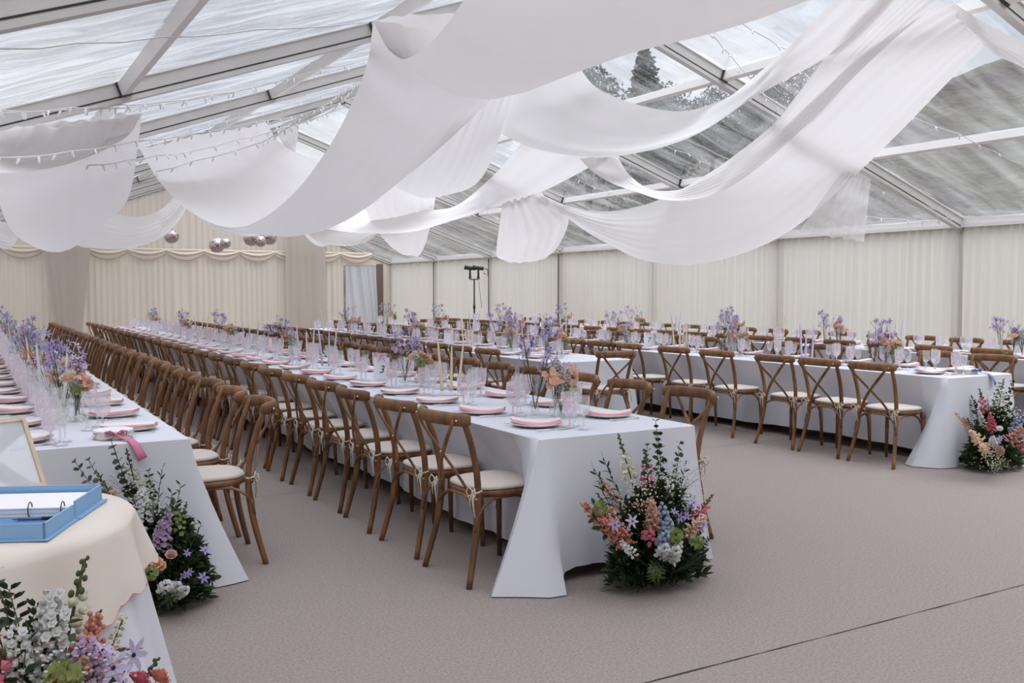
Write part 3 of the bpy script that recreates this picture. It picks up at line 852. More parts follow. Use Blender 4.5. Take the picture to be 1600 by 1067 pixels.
# ------------------------------------------------------------------ tableware
def cutmod(depth, nf):
    return lambda i, j, a: depth * math.cos(nf * a + (i % 2) * PI)
def goblet_mesh(name, m, bowl_r, H, stem_h, foot_r, cut, n=20, smooth=True):
    mb = MB()
    prof = [(.001, .002), (foot_r, .002), (foot_r, .0045), (foot_r * .45, .009), (.006, .016), (.0045, stem_h * .6), (.0065, stem_h * .8), (.005, stem_h)]
    mb.lathe(prof, 14)
    pb = []
    hb = H - stem_h
    for i in range(11):
        u = i / 10
        r = bowl_r * (math.sin(min(1, u * 3.2) * PI / 2) ** .6) * (.93 + .09 * u) if u > 0 else .004
        pb.append((max(r, .004), stem_h + hb * u))
    mb.lathe(pb, n, mod=lambda i, j, a: (cut * math.cos(n / 2 * a + i * PI) if 2 < i < 9 else 0))
    return mb.mesh(name, m, smooth)
me_pink = goblet_mesh('pink_goblet', M['g_pink'], .040, .190, .055, .037, .05, smooth=False)
me_wine = goblet_mesh('clear_wine_glass', M['g_clear'], .031, .178, .072, .033, .04, smooth=False)
me_flute = goblet_mesh('champagne_flute', M['g_clear'], .024, .205, .085, .031, .02)
me_tumb = MB().lathe([(.001, .004), (.028, .004), (.030, .0), (.033, .03), (.036, .06), (.038, .098), (.036, .098), (.033, .06), (.029, .012), (.001, .010)], 22, mod=lambda i, j, a: .03 * math.cos(11 * a + i * PI) if i in (3, 4) else 0).mesh('pink_tumbler', M['g_pink'])
me_plate = MB().lathe([(.001, .004), (.075, .004), (.095, .008), (.132, .018), (.140, .0205), (.1415, .019), (.133, .0145), (.096, .003), (.07, 0), (.001, 0)], 40).mesh('dinner_plate', M['plate'])
def napkin_mesh(seed):
    rs = random.Random(seed); mb = MB()
    L = .268; ends = []
    tw = rs.uniform(-.01, .01)
    def cs(i, layer):
        u = i / 12; x = -L / 2 + L * u
        wd = .056 + .012 * math.sin(u * PI) - .012 * (u > .85) - .008 * (1 - u)
        z = .012 + .0055 * layer + .006 * math.sin(u * 4 + seed) + .010 * (2 * u - 1) ** 2
        off = .006 * math.sin(u * 5 + layer + seed) + tw * layer
        return x, wd, z, off
    for layer in range(3):
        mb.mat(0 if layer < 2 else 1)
        vs = []
        wscale = (1.0, .96, .93)[layer]
        for i in range(13):
            x, wd, z, off = cs(i, layer); wd *= wscale
            for (yy, zz) in ((-wd, .001), (-wd * 1.03, .004), (-wd, .0065), (-wd * .3, .0085), (wd * .4, .008), (wd, .0065), (wd * 1.02, .004), (wd, .001)):
                vs.append((x, yy + off, z + zz))
        fs = [(i*8+j, i*8+(j+1) % 8, (i+1)*8+(j+1) % 8, (i+1)*8+j) for i in range(12) for j in range(8)] + [tuple(range(8))[::-1], tuple(96+j for j in range(8))]
        mb.add(vs, fs)
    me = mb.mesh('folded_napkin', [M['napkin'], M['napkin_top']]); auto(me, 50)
    return me
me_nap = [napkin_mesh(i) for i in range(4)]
mk = MB(); mk.tube([(0, -.11, .006), (0, -.03, .007), (0, 0, .006)], [.0055, .005, .004], 8, flat=.6, up=(1, 0, 0)); mk.tube([(0, 0, .006), (.001, .03, .005), (.002, .085, .004), (0, .11, .003)], [.005, .0095, .009, .002], 8, flat=.15, up=(1, 0, 0))
me_knife = mk.mesh('table_knife', M['steel'])
mk = MB(); mk.tube([(0, -.10, .004), (0, -.02, .006), (0, .045, .007)], [.006, .0035, .004], 8, flat=.4, up=(1, 0, 0)); mk.tube([(0, .045, .007), (0, .06, .006), (0, .075, .006)], [.004, .011, .010], 8, flat=.2, up=(1, 0, 0))
for q in (-1.5, -.5, .5, 1.5): mk.tube([(q*.0052, .072, .006), (q*.0052, .10, .008)], .0014, 5)
me_fork = mk.mesh('table_fork', M['steel'])

TZ = .752
def place_setting(x, y, side, n, where, glassy=True, cut=True, jit=None):
    """side -1: diner sits at the low-x side looking to +x; +1 the other way"""
    rs = jit or rnd
    rz = 0 if side < 0 else PI
    fx = -side                                   # direction towards table centre
    def put(name, me, dx, dy, what, cat, group, rz2=0., z=TZ):
        o = link(name, me, None, (x + fx * dx, y - fx * dy, z), (0, 0, rz + rz2))
        tag(o, '%s, %s %s' % (what, ORD[n], where), cat, group)
        return o
    put('dinner_plate', me_plate, 0, 0, 'ivory dinner plate', 'plate', 'dinner plates on the long tables')
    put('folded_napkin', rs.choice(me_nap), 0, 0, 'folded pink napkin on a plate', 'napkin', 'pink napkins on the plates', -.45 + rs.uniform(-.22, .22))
    j = lambda a=.012: rs.uniform(-a, a)
    put('cut_glass_goblet', me_pink, .12 + j(), .15 + j(), 'pink cut-glass goblet', 'goblet', 'pink goblets on the long tables', rs.random())
    put('wine_glass', me_wine, .14 + j(), .225 + j(), 'clear cut wine glass', 'wine glass', 'clear wine glasses on the long tables', rs.random())
    put('champagne_flute', me_flute, .19 + j(), .10 + j(), 'clear champagne flute', 'flute', 'champagne flutes on the long tables', rs.random())
    if cut:
        put('table_knife', me_knife, .0, .175 + j(.005), 'steel knife right of its plate', 'knife', 'knives on the long tables', -PI / 2 + j(.05))
        put('table_fork', me_fork, .0, -.165 + j(.005), 'steel fork left of its plate', 'fork', 'forks on the long tables', -PI / 2 + j(.05))

# ------------------------------------------------------------------ tablecloths and tables
def tablecloth(x0, x1, y0, y1, corner_left, corner_right, tuck, label):
    """corner_*: floor path of the cloth point that falls at each near corner"""
    top = .75; hem = .09
    path = []                                   # (top point, bottom point, lift); the chairs push the long sides in
    rs = random.Random(int(x0 * 10))
    def rip(s): return .016 * math.sin(s * 9 + x0) + .010 * math.sin(s * 23 + 2 * x0)
    n = int((y1 - y0) / .07)
    for i in range(n + 1):                      # left side, far to near
        y = y1 + (y0 - y1) * i / n
        if y < y0 + .28 and corner_left: break
        path.append(((x0, y), (x0 + tuck + rip(y), y), hem + .015 * math.sin(y * 2.2)))
    if corner_left:
        base = [(x0, y0 + .26), (x0, y0 + .17), (x0, y0 + .09), (x0, y0 + .04), (x0, y0), (x0, y0), (x0, y0), (x0 + .04, y0), (x0 + .12, y0), (x0 + .2, y0)]
        for k_, (tp, bt) in enumerate(zip(base, corner_left)): path.append((tp, bt[:2], bt[2]))
    n = 14
    xa = x0 + (.24 if corner_left else 0); xb = x1 - (.24 if corner_right else 0)
    for i in range(n + 1):
        x = xa + (xb - xa) * i / n
        path.append(((x, y0), (x, y0 + .015 + rip(x * 2) * .8), hem - .02))
    if corner_right:
        base = [(x1 - .2, y0), (x1 - .12, y0), (x1 - .04, y0), (x1, y0), (x1, y0), (x1, y0), (x1, y0 + .04), (x1, y0 + .09), (x1, y0 + .17), (x1, y0 + .26)]
        for tp, bt in zip(base, corner_right): path.append((tp, bt[:2], bt[2]))
    n = int((y1 - y0) / .07)
    for i in range(n + 1):
        y = y0 + (y1 - y0) * i / n
        if y < y0 + .28 and corner_right: continue
        path.append(((x1, y), (x1 - tuck + rip(y + 3), y), hem + .015 * math.sin(y * 2.7)))
    for i in range(1, 10):
        x = x1 + (x0 - x1) * i / 10
        path.append(((x, y1), (x, y1 + .01), hem))
    mb = MB(); R = 9; K = len(path); vs = []
    cx, cy = (x0 + x1) / 2, (y0 + y1) / 2
    for (tp, bt, hz) in path:
        tx, ty = tp; bx, by = bt
        ix = tx + (-.012 if tx > cx else .012) * (abs(tx - x0) < .01 or abs(tx - x1) < .01); iy = ty + (.012 if ty < cy else -.012) * (abs(ty - y0) < .01 or abs(ty - y1) < .01)
        vs.append((ix, iy, top))
        vs.append((tx, ty, top - .006))
        for r in range(1, R - 1):
            u = r / (R - 2)
            side = abs(bx - tx) < tuck + .04 and abs(by - ty) < .02 and (abs(tx - x0) < .01 or abs(tx - x1) < .01)
            w_ = min(1, u / .34) ** .85 if side else u ** 1.25
            z = top - .006 + (hz - top + .006) * u
            # cloth that reaches the floor spreads out there
            vs.append((tx + (bx - tx) * w_, ty + (by - ty) * w_, max(z, .006)))
    fs = []
    for i in range(K):
        i2 = (i + 1) % K
        for r in range(R - 1): fs.append((i*R+r, i*R+r+1, i2*R+r+1, i2*R+r))
    mb.add(vs, fs)
    fs = [tuple(i * R for i in range(K))]
    o_ = len(mb.v) - len(vs)
    mb.f += [tuple(reversed([i * R for i in range(K)]))]; mb.m.append(0)
    o = mb.obj('tablecloth', M['cloth']); auto(o.data, 55)
    tag(o, label, 'tablecloth', 'white tablecloths on the long tables')
def trestle(x0, x1, y0, y1, label):
    t = empty('trestle_table', ((x0 + x1) / 2, (y0 + y1) / 2, 0)); tag(t, label, 'table', 'long trestle tables')
    L = y1 - y0; w_ = x1 - x0
    mb = MB(); mb.box((0, 0, .73), (w_ - .05, L - .05, .03)); mb.obj('tabletop', M['pale_wood'], t, smooth=False)
    for yy in (-L/2 + .45, L/2 - .45):
        for s in (-1, 1):
            mb = MB(); mb.tube([(s * .17, yy, 0), (s * .17, yy, .715)], .016, 8); mb.obj('leg', M['black'], t)

T2 = (0.0, .95, 4.85, 20.9); T3 = (2.43, 3.43, 3.95, 20.3); T5 = (5.15, 6.15, 8.1, 17.8); T4 = (7.12, 8.0, 5.02, 19.6); T6 = (9.7, 10.65, 4.3, 19.6)
h = .006
def cornerL(x, y, out=.27, fr=.16, back=0):
    return [(x+.15, y+.27, .09), (x+.1, y+.22+back*.3, .06), (x-.02, y+.14+back*.6, .03), (x-out*.8, y+.08+back, h), (x-out, y-.01+back*.9, h), (x-out*.6, y-fr*.45, h), (x-.03, y-fr, h), (x+.06, y-fr*1.05, h), (x+.12, y-.03, .03), (x+.16, y+.0, .06)]
def cornerR(x, y, out=.26, fr=.1):
    return [(x-.16, y+.0, .06), (x-.08, y-.02, .03), (x+.02, y-fr*.6, h), (x+.08, y-fr, h), (x+out*.7, y-fr*.8, h), (x+out, y-.05, h), (x+out*.8, y+.06, h), (x+.06, y+.12, .04), (x-.06, y+.2, .06), (x-.15, y+.26, .09)]
tablecloth(*T2, None, cornerR(.95, 4.85, .27, .1), .10, 'white cloth on the long table five at the left edge')
tablecloth(*T3, cornerL(2.43, 3.95), cornerR(3.43, 3.95, .1, .05), .18, 'white cloth on the long table three in the centre')
tablecloth(*T5, cornerL(5.15, 8.1, .1, .06), cornerR(6.15, 8.1, .1, .06), .12, 'white cloth on the short table behind the table three')
tablecloth(*T4, cornerL(7.12, 5.02, .27, .08, .16), cornerR(8.0, 5.02, .1, .05), .10, 'white cloth on the long table seven')
tablecloth(*T6, cornerL(9.7, 4.3, .1, .05), cornerR(10.65, 4.3, .1, .05), .10, 'white cloth on the long table nearest the curtain wall')
trestle(*T2, 'cloth-covered trestle table five at the left edge')
trestle(*T3, 'cloth-covered trestle table three in the centre')
trestle(*T5, 'short cloth-covered trestle table behind the table three')
trestle(*T4, 'cloth-covered trestle table seven at the right')
trestle(*T6, 'cloth-covered trestle table nearest the curtain wall')

W5, W3, WS, W7, WC = 'table five', 'table three', 'the short middle table', 'table seven', 'the curtain-side table'
def rows(y0, n, sp=.615): return [y0 + sp * i for i in range(n)]
t4rows = [5.38, 5.95, 6.51, 7.32, 8.0, 8.75, 9.35] + rows(9.97, 15, .62)
LAY = [  # (table, side, seats, where, chairs?)
    (T2, -1, rows(5.15, 25), W5, False), (T2, 1, rows(5.30, 25), W5, True),
    (T3, -1, rows(4.36, 26), W3, True), (T3, 1, rows(4.48, 25, .60), W3, True),
    (T5, -1, rows(8.75, 14), WS, True), (T5, 1, rows(9.2, 13), WS, True),
    (T4, -1, t4rows, W7, True), (T4, 1, [y + .04 for y in t4rows], W7, True),
    (T6, -1, rows(4.75, 23, .66), WC, True), (T6, 1, rows(4.9, 23, .66), WC, True)]
rj = random.Random(21)
for (T, side, ys, where, ch) in LAY:
    sd = 'left' if side < 0 else 'right'
    for n, y in enumerate(ys):
        ex = T[0] if side < 0 else T[1]
        px_ = ex - side * .22
        place_setting(px_, y - .03, side, n, 'on the %s side of %s' % (sd, where), cut=y < 13, jit=rj)
        if ch:
            off = {W3: .04 if side < 0 else .12, W5: .16, WS: .12, W7: .22 if side < 0 else .05, WC: .12}[where]
            x = ex + side * (off + .0) + rj.uniform(-.012, .012)
            place_chair(x, y + rj.uniform(-.012, .012), (-PI / 2 if side < 0 else PI / 2) + rj.uniform(-.06, .06),
                        'brown cross-back chair, %s on the %s side of %s' % (ORD[n], sd, where), 'cross-back chairs at the long tables', far=y > 14)
place_chair(5.66, 7.98, rj.uniform(-.03, .03), 'brown cross-back chair at the near end of the short middle table', 'cross-back chairs at the long tables')

# ------------------------------------------------------------------ flowers
def spiral(n, rs):
    out_ = []
    for i in range(n):
        z = 1 - (i + .5) / n * 1.7; a = i * 2.399 + rs.random() * .3; r = math.sqrt(max(0, 1 - z * z))
        out_.append(Vector((r * math.cos(a), r * math.sin(a), z)))
    return out_
def F_rose(mb, c, r, rs, i=0):
    c = Vector(c)
    for ring, (n, rr, tilt, hgt) in enumerate(((3, .3, .15, .75), (5, .55, .35, .6), (6, .8, .7, .35), (7, 1.0, 1.05, .1))):
        for k_ in range(n):
            a = 2 * PI * k_ / n + ring * .7 + rs.random() * .3
            d = Vector((math.cos(a), math.sin(a), 0))
            b_ = c + d * r * rr * .35 + Vector((0, 0, -r * .5 + ring * r * .02))
            tp = c + d * r * rr * (.75 + .35 * tilt) + Vector((0, 0, r * hgt))
            mb.mat(i).leaf(b_, tp, r * (.75 + .25 * ring), d * -1, .22)
    mb.mat(i).ball(c, r * .45, 7, k=5)
def F_clematis(mb, c, r, rs, i=0, cen=2, nrm=None):
    c = Vector(c); nrm = (Vector(nrm) if nrm is not None else Vector((rs.uniform(-.7, .7), rs.uniform(-1, .1), rs.uniform(.0, .9)))).normalized()
    a0 = nrm.orthogonal().normalized(); b0 = nrm.cross(a0)
    for k_ in range(6):
        a = 2 * PI * k_ / 6 + rs.random() * .25
        d = a0 * math.cos(a) + b0 * math.sin(a)
        mb.mat(i).leaf(c, c + d * r + nrm * r * rs.uniform(-.1, .35), r * .36, nrm, .12)
    mb.mat(cen).ball(c + nrm * r * .08, r * .12, 6, k=4)
def F_floret(mb, c, r, rs, i=0, n=5):
    c = Vector(c); nrm = Vector((rs.uniform(-1, 1), rs.uniform(-1, 1), rs.uniform(-.2, 1))).normalized()
    a0 = nrm.orthogonal().normalized(); b0 = nrm.cross(a0)
    for k_ in range(n):
        a = 2 * PI * k_ / n
        d = a0 * math.cos(a) + b0 * math.sin(a)
        mb.mat(i).leaf(c, c + d * r + nrm * r * .3, r * .95, nrm, .2)
def bloom_mesh(kind, seed, col, H):
    """stem runs from the origin up to z=H; materials 0 flower, 1 stem, 2 dark centre / leaf"""
    rs = random.Random(seed); mb = MB()
    bend = Vector((rs.uniform(-.04, .04), rs.uniform(-.04, .04), 0))
    def ax(z): u = z / H; return Vector((0, 0, z)) + bend * (u * u)
    mb.mat(1).tube([ax(H * i / 5) for i in range(6)], [.0035 if kind in ('snap', 'stock', 'delph') else .0018] * 6, 5)
    if kind == 'rose': F_rose(mb, ax(H), .036 + .006 * rs.random(), rs)
    elif kind == 'clematis':
        F_clematis(mb, ax(H), .036 + .008 * rs.random(), rs)
        for k_ in range(2):
            z = H * rs.uniform(.6, .85); d = Vector((rs.uniform(-1, 1), rs.uniform(-1, 1), .8)).normalized() * .08
            mb.mat(1).tube([ax(z), ax(z) + d * .6, ax(z) + d], .0012, 4)
            F_clematis(mb, ax(z) + d, .030, rs)
    elif kind == 'snap':
        L = H * .42 if H > .3 else H * .6; z0 = H - L; n = 26
        for k_ in range(n):
            u = k_ / (n - 1); a = k_ * 2.399; r = .030 * (1 - u * .75)
            z = z0 + L * u; p = ax(z); d = Vector((math.cos(a), math.sin(a), .35))
            if u < .62:
                q = p + d * r
                mb.mat(0).ball(q, .014 * (1 - .45 * u), 6, (1, 1, .85), 4)
                F_floret(mb, q + d * .006, .017 * (1 - .4 * u), rs, 0, 4)
            else:
                mb.mat(2).ball(p + d * r * .7, .0085 * (1.3 - u * .8), 5, (1, 1, 1.3), 4)
    elif kind == 'stock':
        L = H * .33 if H > .3 else H * .5; z0 = H - L
        for k_ in range(46):
            u = k_ / 45; a = k_ * 2.399; r = .030 * (1 - u * .6); p = ax(z0 + L * u)
            q = p + Vector((math.cos(a) * r, math.sin(a) * r, .01)); F_floret(mb, q, .0135 * (1 - .3 * u), rs, 0, 6); mb.mat(0).ball(q, .006, 5, k=3)
    elif kind == 'delph':
        L = H * .35; z0 = H - L
        for k_ in range(20):
            u = k_ / 19; a = k_ * 2.399; r = .030 * (1 - u * .6); p = ax(z0 + L * u)
            q = p + Vector((math.cos(a) * r, math.sin(a) * r, 0)); mb.mat(0).ball(q, .016 * (1 - .4 * u), 6, k=4)
    elif kind == 'astilbe':
        L = H * .42; z0 = H - L
        for k_ in range(34):
            u = k_ / 33; a = k_ * 2.399; r = .055 * (1 - u) + .008; p = ax(z0 + L * u); d = Vector((math.cos(a) * r, math.sin(a) * r, .025))
            mb.mat(0).tube([p, p + d * .6, p + d], [.006, .008, .003], 5)
            for q in range(4):
                c = p + d * (.35 + .2 * q) + Vector((rs.uniform(-1, 1), rs.uniform(-1, 1), rs.uniform(-1, 1))) * .007
                mb.mat(0).ball(c, .0062, 5, k=3)
    elif kind == 'ball':
        c = ax(H)
        for d in spiral(46, rs): F_floret(mb, c + d * .034, .013, rs, 0, 4)
    elif kind == 'lace':
        for k_ in range(60):
            d = Vector((rs.gauss(0, .05), rs.gauss(0, .05), rs.uniform(-.08, .06))); c = ax(H) + d
            if k_ % 4 == 0: mb.mat(1).tube([ax(H - .08), c], .0008, 4)
            mb.mat(0).ball(c, .0065, 5, (1, 1, .6), 3)
    elif kind == 'orchid':
        for k_ in range(9):
            u = k_ / 8; p = ax(H * (.7 + .3 * u)) + Vector((rs.uniform(-.03, .03), rs.uniform(-.03, .03), 0)); F_floret(mb, p, .022, rs, 0, 5)
    return mb.mesh(kind, [FL[col], FL['stem'], FL['dark'] if kind == 'clematis' else FL['leaf_pale']])
def leaf_spray(kind, seed, H, col):
    rs = random.Random(seed); mb = MB(); bend = Vector((rs.uniform(-.10, .10), rs.uniform(-.1, .1), 0)) * (H / .4)
    def ax(u): return Vector((0, 0, H * u)) + bend * u * u
    mb.mat(1).tube([ax(i / 6) for i in range(7)], [.0025 - .0002 * i for i in range(7)], 5)
    if kind == 'euc':
        for k_ in range(13):
            u = .25 + .75 * k_ / 12
            for s in (-1, 1):
                a = k_ * 1.57; d = Vector((math.cos(a) * s, math.sin(a) * s, .35)).normalized(); p = ax(u); L = .042 * (1.15 - .6 * u)
                mb.mat(0).leaf(p, p + d * L, L * .95, Vector((rs.uniform(-1, 1), rs.uniform(-1, 1), 1)), .1)
    elif kind == 'willow':
        for k_ in range(22):
            u = .15 + .85 * k_ / 21; a = k_ * 2.5; d = Vector((math.cos(a), math.sin(a), .9)).normalized(); p = ax(u); L = .055 * (1.1 - .5 * u)
            mb.mat(0).leaf(p, p + d * L, L * .28, Vector((rs.uniform(-1, 1), rs.uniform(-1, 1), 1)), .1)
    elif kind == 'fern':
        for k_ in range(20):
            u = .1 + .9 * k_ / 19
            for s in (-1, 1):
                d = Vector((s, .1, .45)).normalized(); p = ax(u); L = .07 * (1.1 - u * .9)
                mb.mat(1).tube([p, p + d * L], .0008, 3)
                for q in range(4):
                    pp = p + d * L * (.3 + .22 * q)
                    mb.mat(0).leaf(pp, pp + (d + Vector((0, .6, .5))).normalized() * .018, .008, (0, 1, .3), .1)
                    mb.mat(0).leaf(pp, pp + (d + Vector((0, -.6, .5))).normalized() * .018, .008, (0, 1, .3), .1)
    else:                                                       # ruscus: broad pointed leaves
        for k_ in range(16):
            u = .15 + .85 * k_ / 15; a = k_ * 2.399; d = Vector((math.cos(a), math.sin(a), .6)).normalized(); p = ax(u); L = .06 * (1.15 - .5 * u)
            mb.mat(0).leaf(p, p + d * L, L * .45, Vector((rs.uniform(-1, 1), rs.uniform(-1, 1), 1)), .15)
    return mb.mesh(kind + '_spray', [FL[col], FL['stem']])
BL = {}
def bloom(kind, col, H, seed=0):
    H = round(H, 1) if H > .15 else .1
    key = (kind, col, H, seed)
    if key not in BL: BL[key] = bloom_mesh(kind, seed + hash_(kind + col) % 97, col, H)
    return BL[key]
def hash_(s):
    v = 7
    for ch in s: v = (v * 31 + ord(ch)) & 0xffff
    return v
SP = {(k_, c, s): leaf_spray(k_, 5 + s, .4, c) for (k_, c) in (('euc', 'leaf_grey'), ('willow', 'leaf'), ('fern', 'leaf'), ('ruscus', 'leaf'), ('ruscus', 'leaf_pale'), ('willow', 'leaf_pale'), ('euc', 'leaf')) for s in range(2)}
NAMES = {'rose': 'rose', 'clematis': 'clematis', 'snap': 'snapdragon', 'stock': 'stock_flower', 'delph': 'delphinium', 'astilbe': 'astilbe', 'ball': 'viburnum', 'lace': 'lace_flower', 'orchid': 'small_blossom'}
COLN = {'purple': 'purple', 'mauve': 'mauve', 'peach': 'orange-peach', 'pale_peach': 'pale peach', 'pink': 'deep pink', 'coral': 'coral', 'white': 'white', 'ivory': 'ivory', 'blue': 'pale blue', 'lilac': 'lilac', 'green': 'lime green', 'blush': 'blush pink', 'yellow': 'yellow'}
def set_stem(o, base, head):
    """lay a stem mesh of natural length H from base to head"""
    base, head = Vector(base), Vector(head); d = head - base
    o.rotation_euler = d.to_track_quat('Z', 'Y').to_euler()
def add_bloom(parent, origin, kind, col, base, head, seed=0, size=1.0):
    base, head = Vector(base) - Vector(origin), Vector(head) - Vector(origin)
    L = (head - base).length; H = max(.1, round(L / size, 1))
    me = bloom(kind, col, H, seed)
    o = link(NAMES[kind], me, parent, base, (0, 0, 0), (size, size, L / H))
    set_stem(o, base, head)
    tag(o, '%s %s' % (COLN[col], NAMES[kind].replace('_', ' ')))
    return o
def add_spray(parent, origin, key, base, head, s=1.0):
    base, head = Vector(base) - Vector(origin), Vector(head) - Vector(origin)
    L = (head - base).length
    o = link('leaf_spray', SP[key], parent, base, (0, 0, 0), (s, s, L / .4)); set_stem(o, base, head)
    return o

def floor_arrangement(loc, rx, ry, hgt, label, flowers, sprays, seed, dense=70):
    """greenery mound on the floor with stems rising out of it"""
    t = empty('flower_arrangement', loc); tag(t, label, 'flower arrangement', 'flower arrangements standing on the floor')
    rs = random.Random(seed); o3 = Vector(loc)
    mb = MB()                                        # the dense fern and moss base
    for i in range(2600):
        a = rs.random() * 2 * PI; q = rs.random() ** .45; h_ = rs.random()
        rad = (1 - .70 * h_ ** 1.8)
        c = Vector((rx * q * rad * math.cos(a), ry * q * rad * math.sin(a), .02 + hgt * .76 * h_))
        d = Vector((math.cos(a), math.sin(a), rs.uniform(-.3, 1.2))).normalized()
        L = .03 + .045 * rs.random()
        mb.mat(0 if rs.random() < .8 else 1).leaf(c, c + d * L, L * .4, Vector((rs.uniform(-1, 1), rs.uniform(-1, 1), 1)), .15)
    for i in range(60):
        a = rs.random() * 2 * PI; c = Vector((rx * .5 * math.cos(a) * rs.random(), ry * .5 * math.sin(a) * rs.random(), .02))
        mb.mat(2).tube([c, c + Vector((math.cos(a) * rx * .5, math.sin(a) * ry * .5, hgt * rs.uniform(.3, .7)))], .002, 4)
    g = mb.obj('greenery', [FL['leaf'], FL['leaf_pale'], FL['stem']], t); g['kind'] = 'stuff'
    keys = list(SP)
    for i in range(dense):
        a = rs.random() * 2 * PI; el = rs.uniform(.0, 1.35)
        L = (.55 + .35 * rs.random())
        hd = o3 + Vector((math.cos(a) * rx * math.cos(el) * 1.15, math.sin(a) * ry * math.cos(el) * 1.15, .05 + hgt * L * math.sin(el) * .95))
        bs = o3 + Vector((math.cos(a) * rx * .2, math.sin(a) * ry * .2, .03))
        add_spray(t, loc, rs.choice([('fern', 'leaf', 0), ('fern', 'leaf', 1), ('willow', 'leaf', 0), ('ruscus', 'leaf', 0), ('ruscus', 'leaf', 1), ('euc', 'leaf', 0), ('willow', 'leaf_pale', 1)]), bs, hd)
    for (kind, col, px, py, Y, size) in flowers:
        hd = at(px, py, Y); bs = o3 + (hd - o3) * .12; bs.z = max(.03, hd.z * .25)
        add_bloom(t, loc, kind, col, bs, hd, rs.randint(0, 1), size * .84)
    for (kind, col, px, py, Y) in sprays:
        hd = at(px, py, Y); bs = o3 + (hd - o3) * .15; bs.z = max(.05, hd.z * .35)
        add_spray(t, loc, (kind, col, rs.randint(0, 1)), bs, hd, 1.1)
    return t
floor_arrangement((2.99, 3.71, 0), .28, .15, .60, 'flower arrangement on the floor at the end of the table three', [
    ('snap', 'ivory', 963, 681, 3.85, 1.2), ('snap', 'pink', 1006, 705, 3.75, 1.25), ('stock', 'blush', 949, 748, 3.7, 1.0), ('astilbe', 'coral', 915, 792, 3.62, 1.2), ('astilbe', 'coral', 935, 812, 3.55, 1.2),
    ('astilbe', 'coral', 952, 818, 3.52, 1.0), ('clematis', 'mauve', 970, 818, 3.46, 1.2), ('clematis', 'mauve', 997, 812, 3.48, 1.2), ('stock', 'blush', 1023, 776, 3.55, 1.1), ('astilbe', 'blush', 1014, 792, 3.5, 1.0),
    ('snap', 'pink', 1012, 815, 3.45, 1.1), ('delph', 'blue', 1036, 808, 3.5, 1.2), ('delph', 'blue', 1050, 798, 3.52, 1.3), ('delph', 'blue', 1030, 825, 3.45, 1.2), ('stock', 'white', 1058, 762, 3.65, 1.3), ('stock', 'white', 1070, 768, 3.62, 1.2),
    ('clematis', 'purple', 1070, 781, 3.5, 1.0), ('clematis', 'purple', 1067, 808, 3.45, 1.1), ('clematis', 'purple', 1098, 826, 3.5, 1.1), ('snap', 'pink', 1112, 772, 3.6, 1.1), ('astilbe', 'pale_peach', 1088, 805, 3.55, 1.1),
    ('ball', 'green', 1060, 836, 3.42, 1.1), ('ball', 'green', 1080, 846, 3.42, 1.0), ('stock', 'white', 1037, 848, 3.4, 1.3), ('stock', 'white', 1054, 852, 3.38, 1.3), ('stock', 'white', 1070, 858, 3.4, 1.2),
    ('lace', 'white', 1045, 735, 3.75, 1.2), ('lace', 'white', 1060, 742, 3.7, 1.2), ('lace', 'white', 1035, 752, 3.7, 1.1), ('stock', 'white', 975, 856, 3.42, .8), ('lace', 'ivory', 990, 766, 3.6, 1.0),
    ('snap', 'blush', 925, 778, 3.6, 1.0), ('ball', 'green', 933, 790, 3.55, 1.0), ('lace', 'blush', 1005, 780, 3.55, .9)],
    [('euc', 'leaf', 1048, 664, 3.85), ('euc', 'leaf', 1036, 680, 3.8), ('euc', 'leaf', 996, 696, 3.8), ('willow', 'leaf', 926, 724, 3.75), ('willow', 'leaf', 912, 742, 3.75), ('willow', 'leaf', 910, 768, 3.7), ('ruscus', 'leaf', 912, 800, 3.65), ('ruscus', 'leaf', 906, 828, 3.6),
     ('euc', 'leaf_grey', 1076, 700, 3.8), ('willow', 'leaf', 1085, 735, 3.75), ('willow', 'leaf_pale', 1024, 905, 3.4), ('willow', 'leaf_pale', 1012, 900, 3.4), ('fern', 'leaf', 1095, 880, 3.5), ('fern', 'leaf', 1085, 895, 3.45), ('fern', 'leaf', 1120, 855, 3.55)], 31)
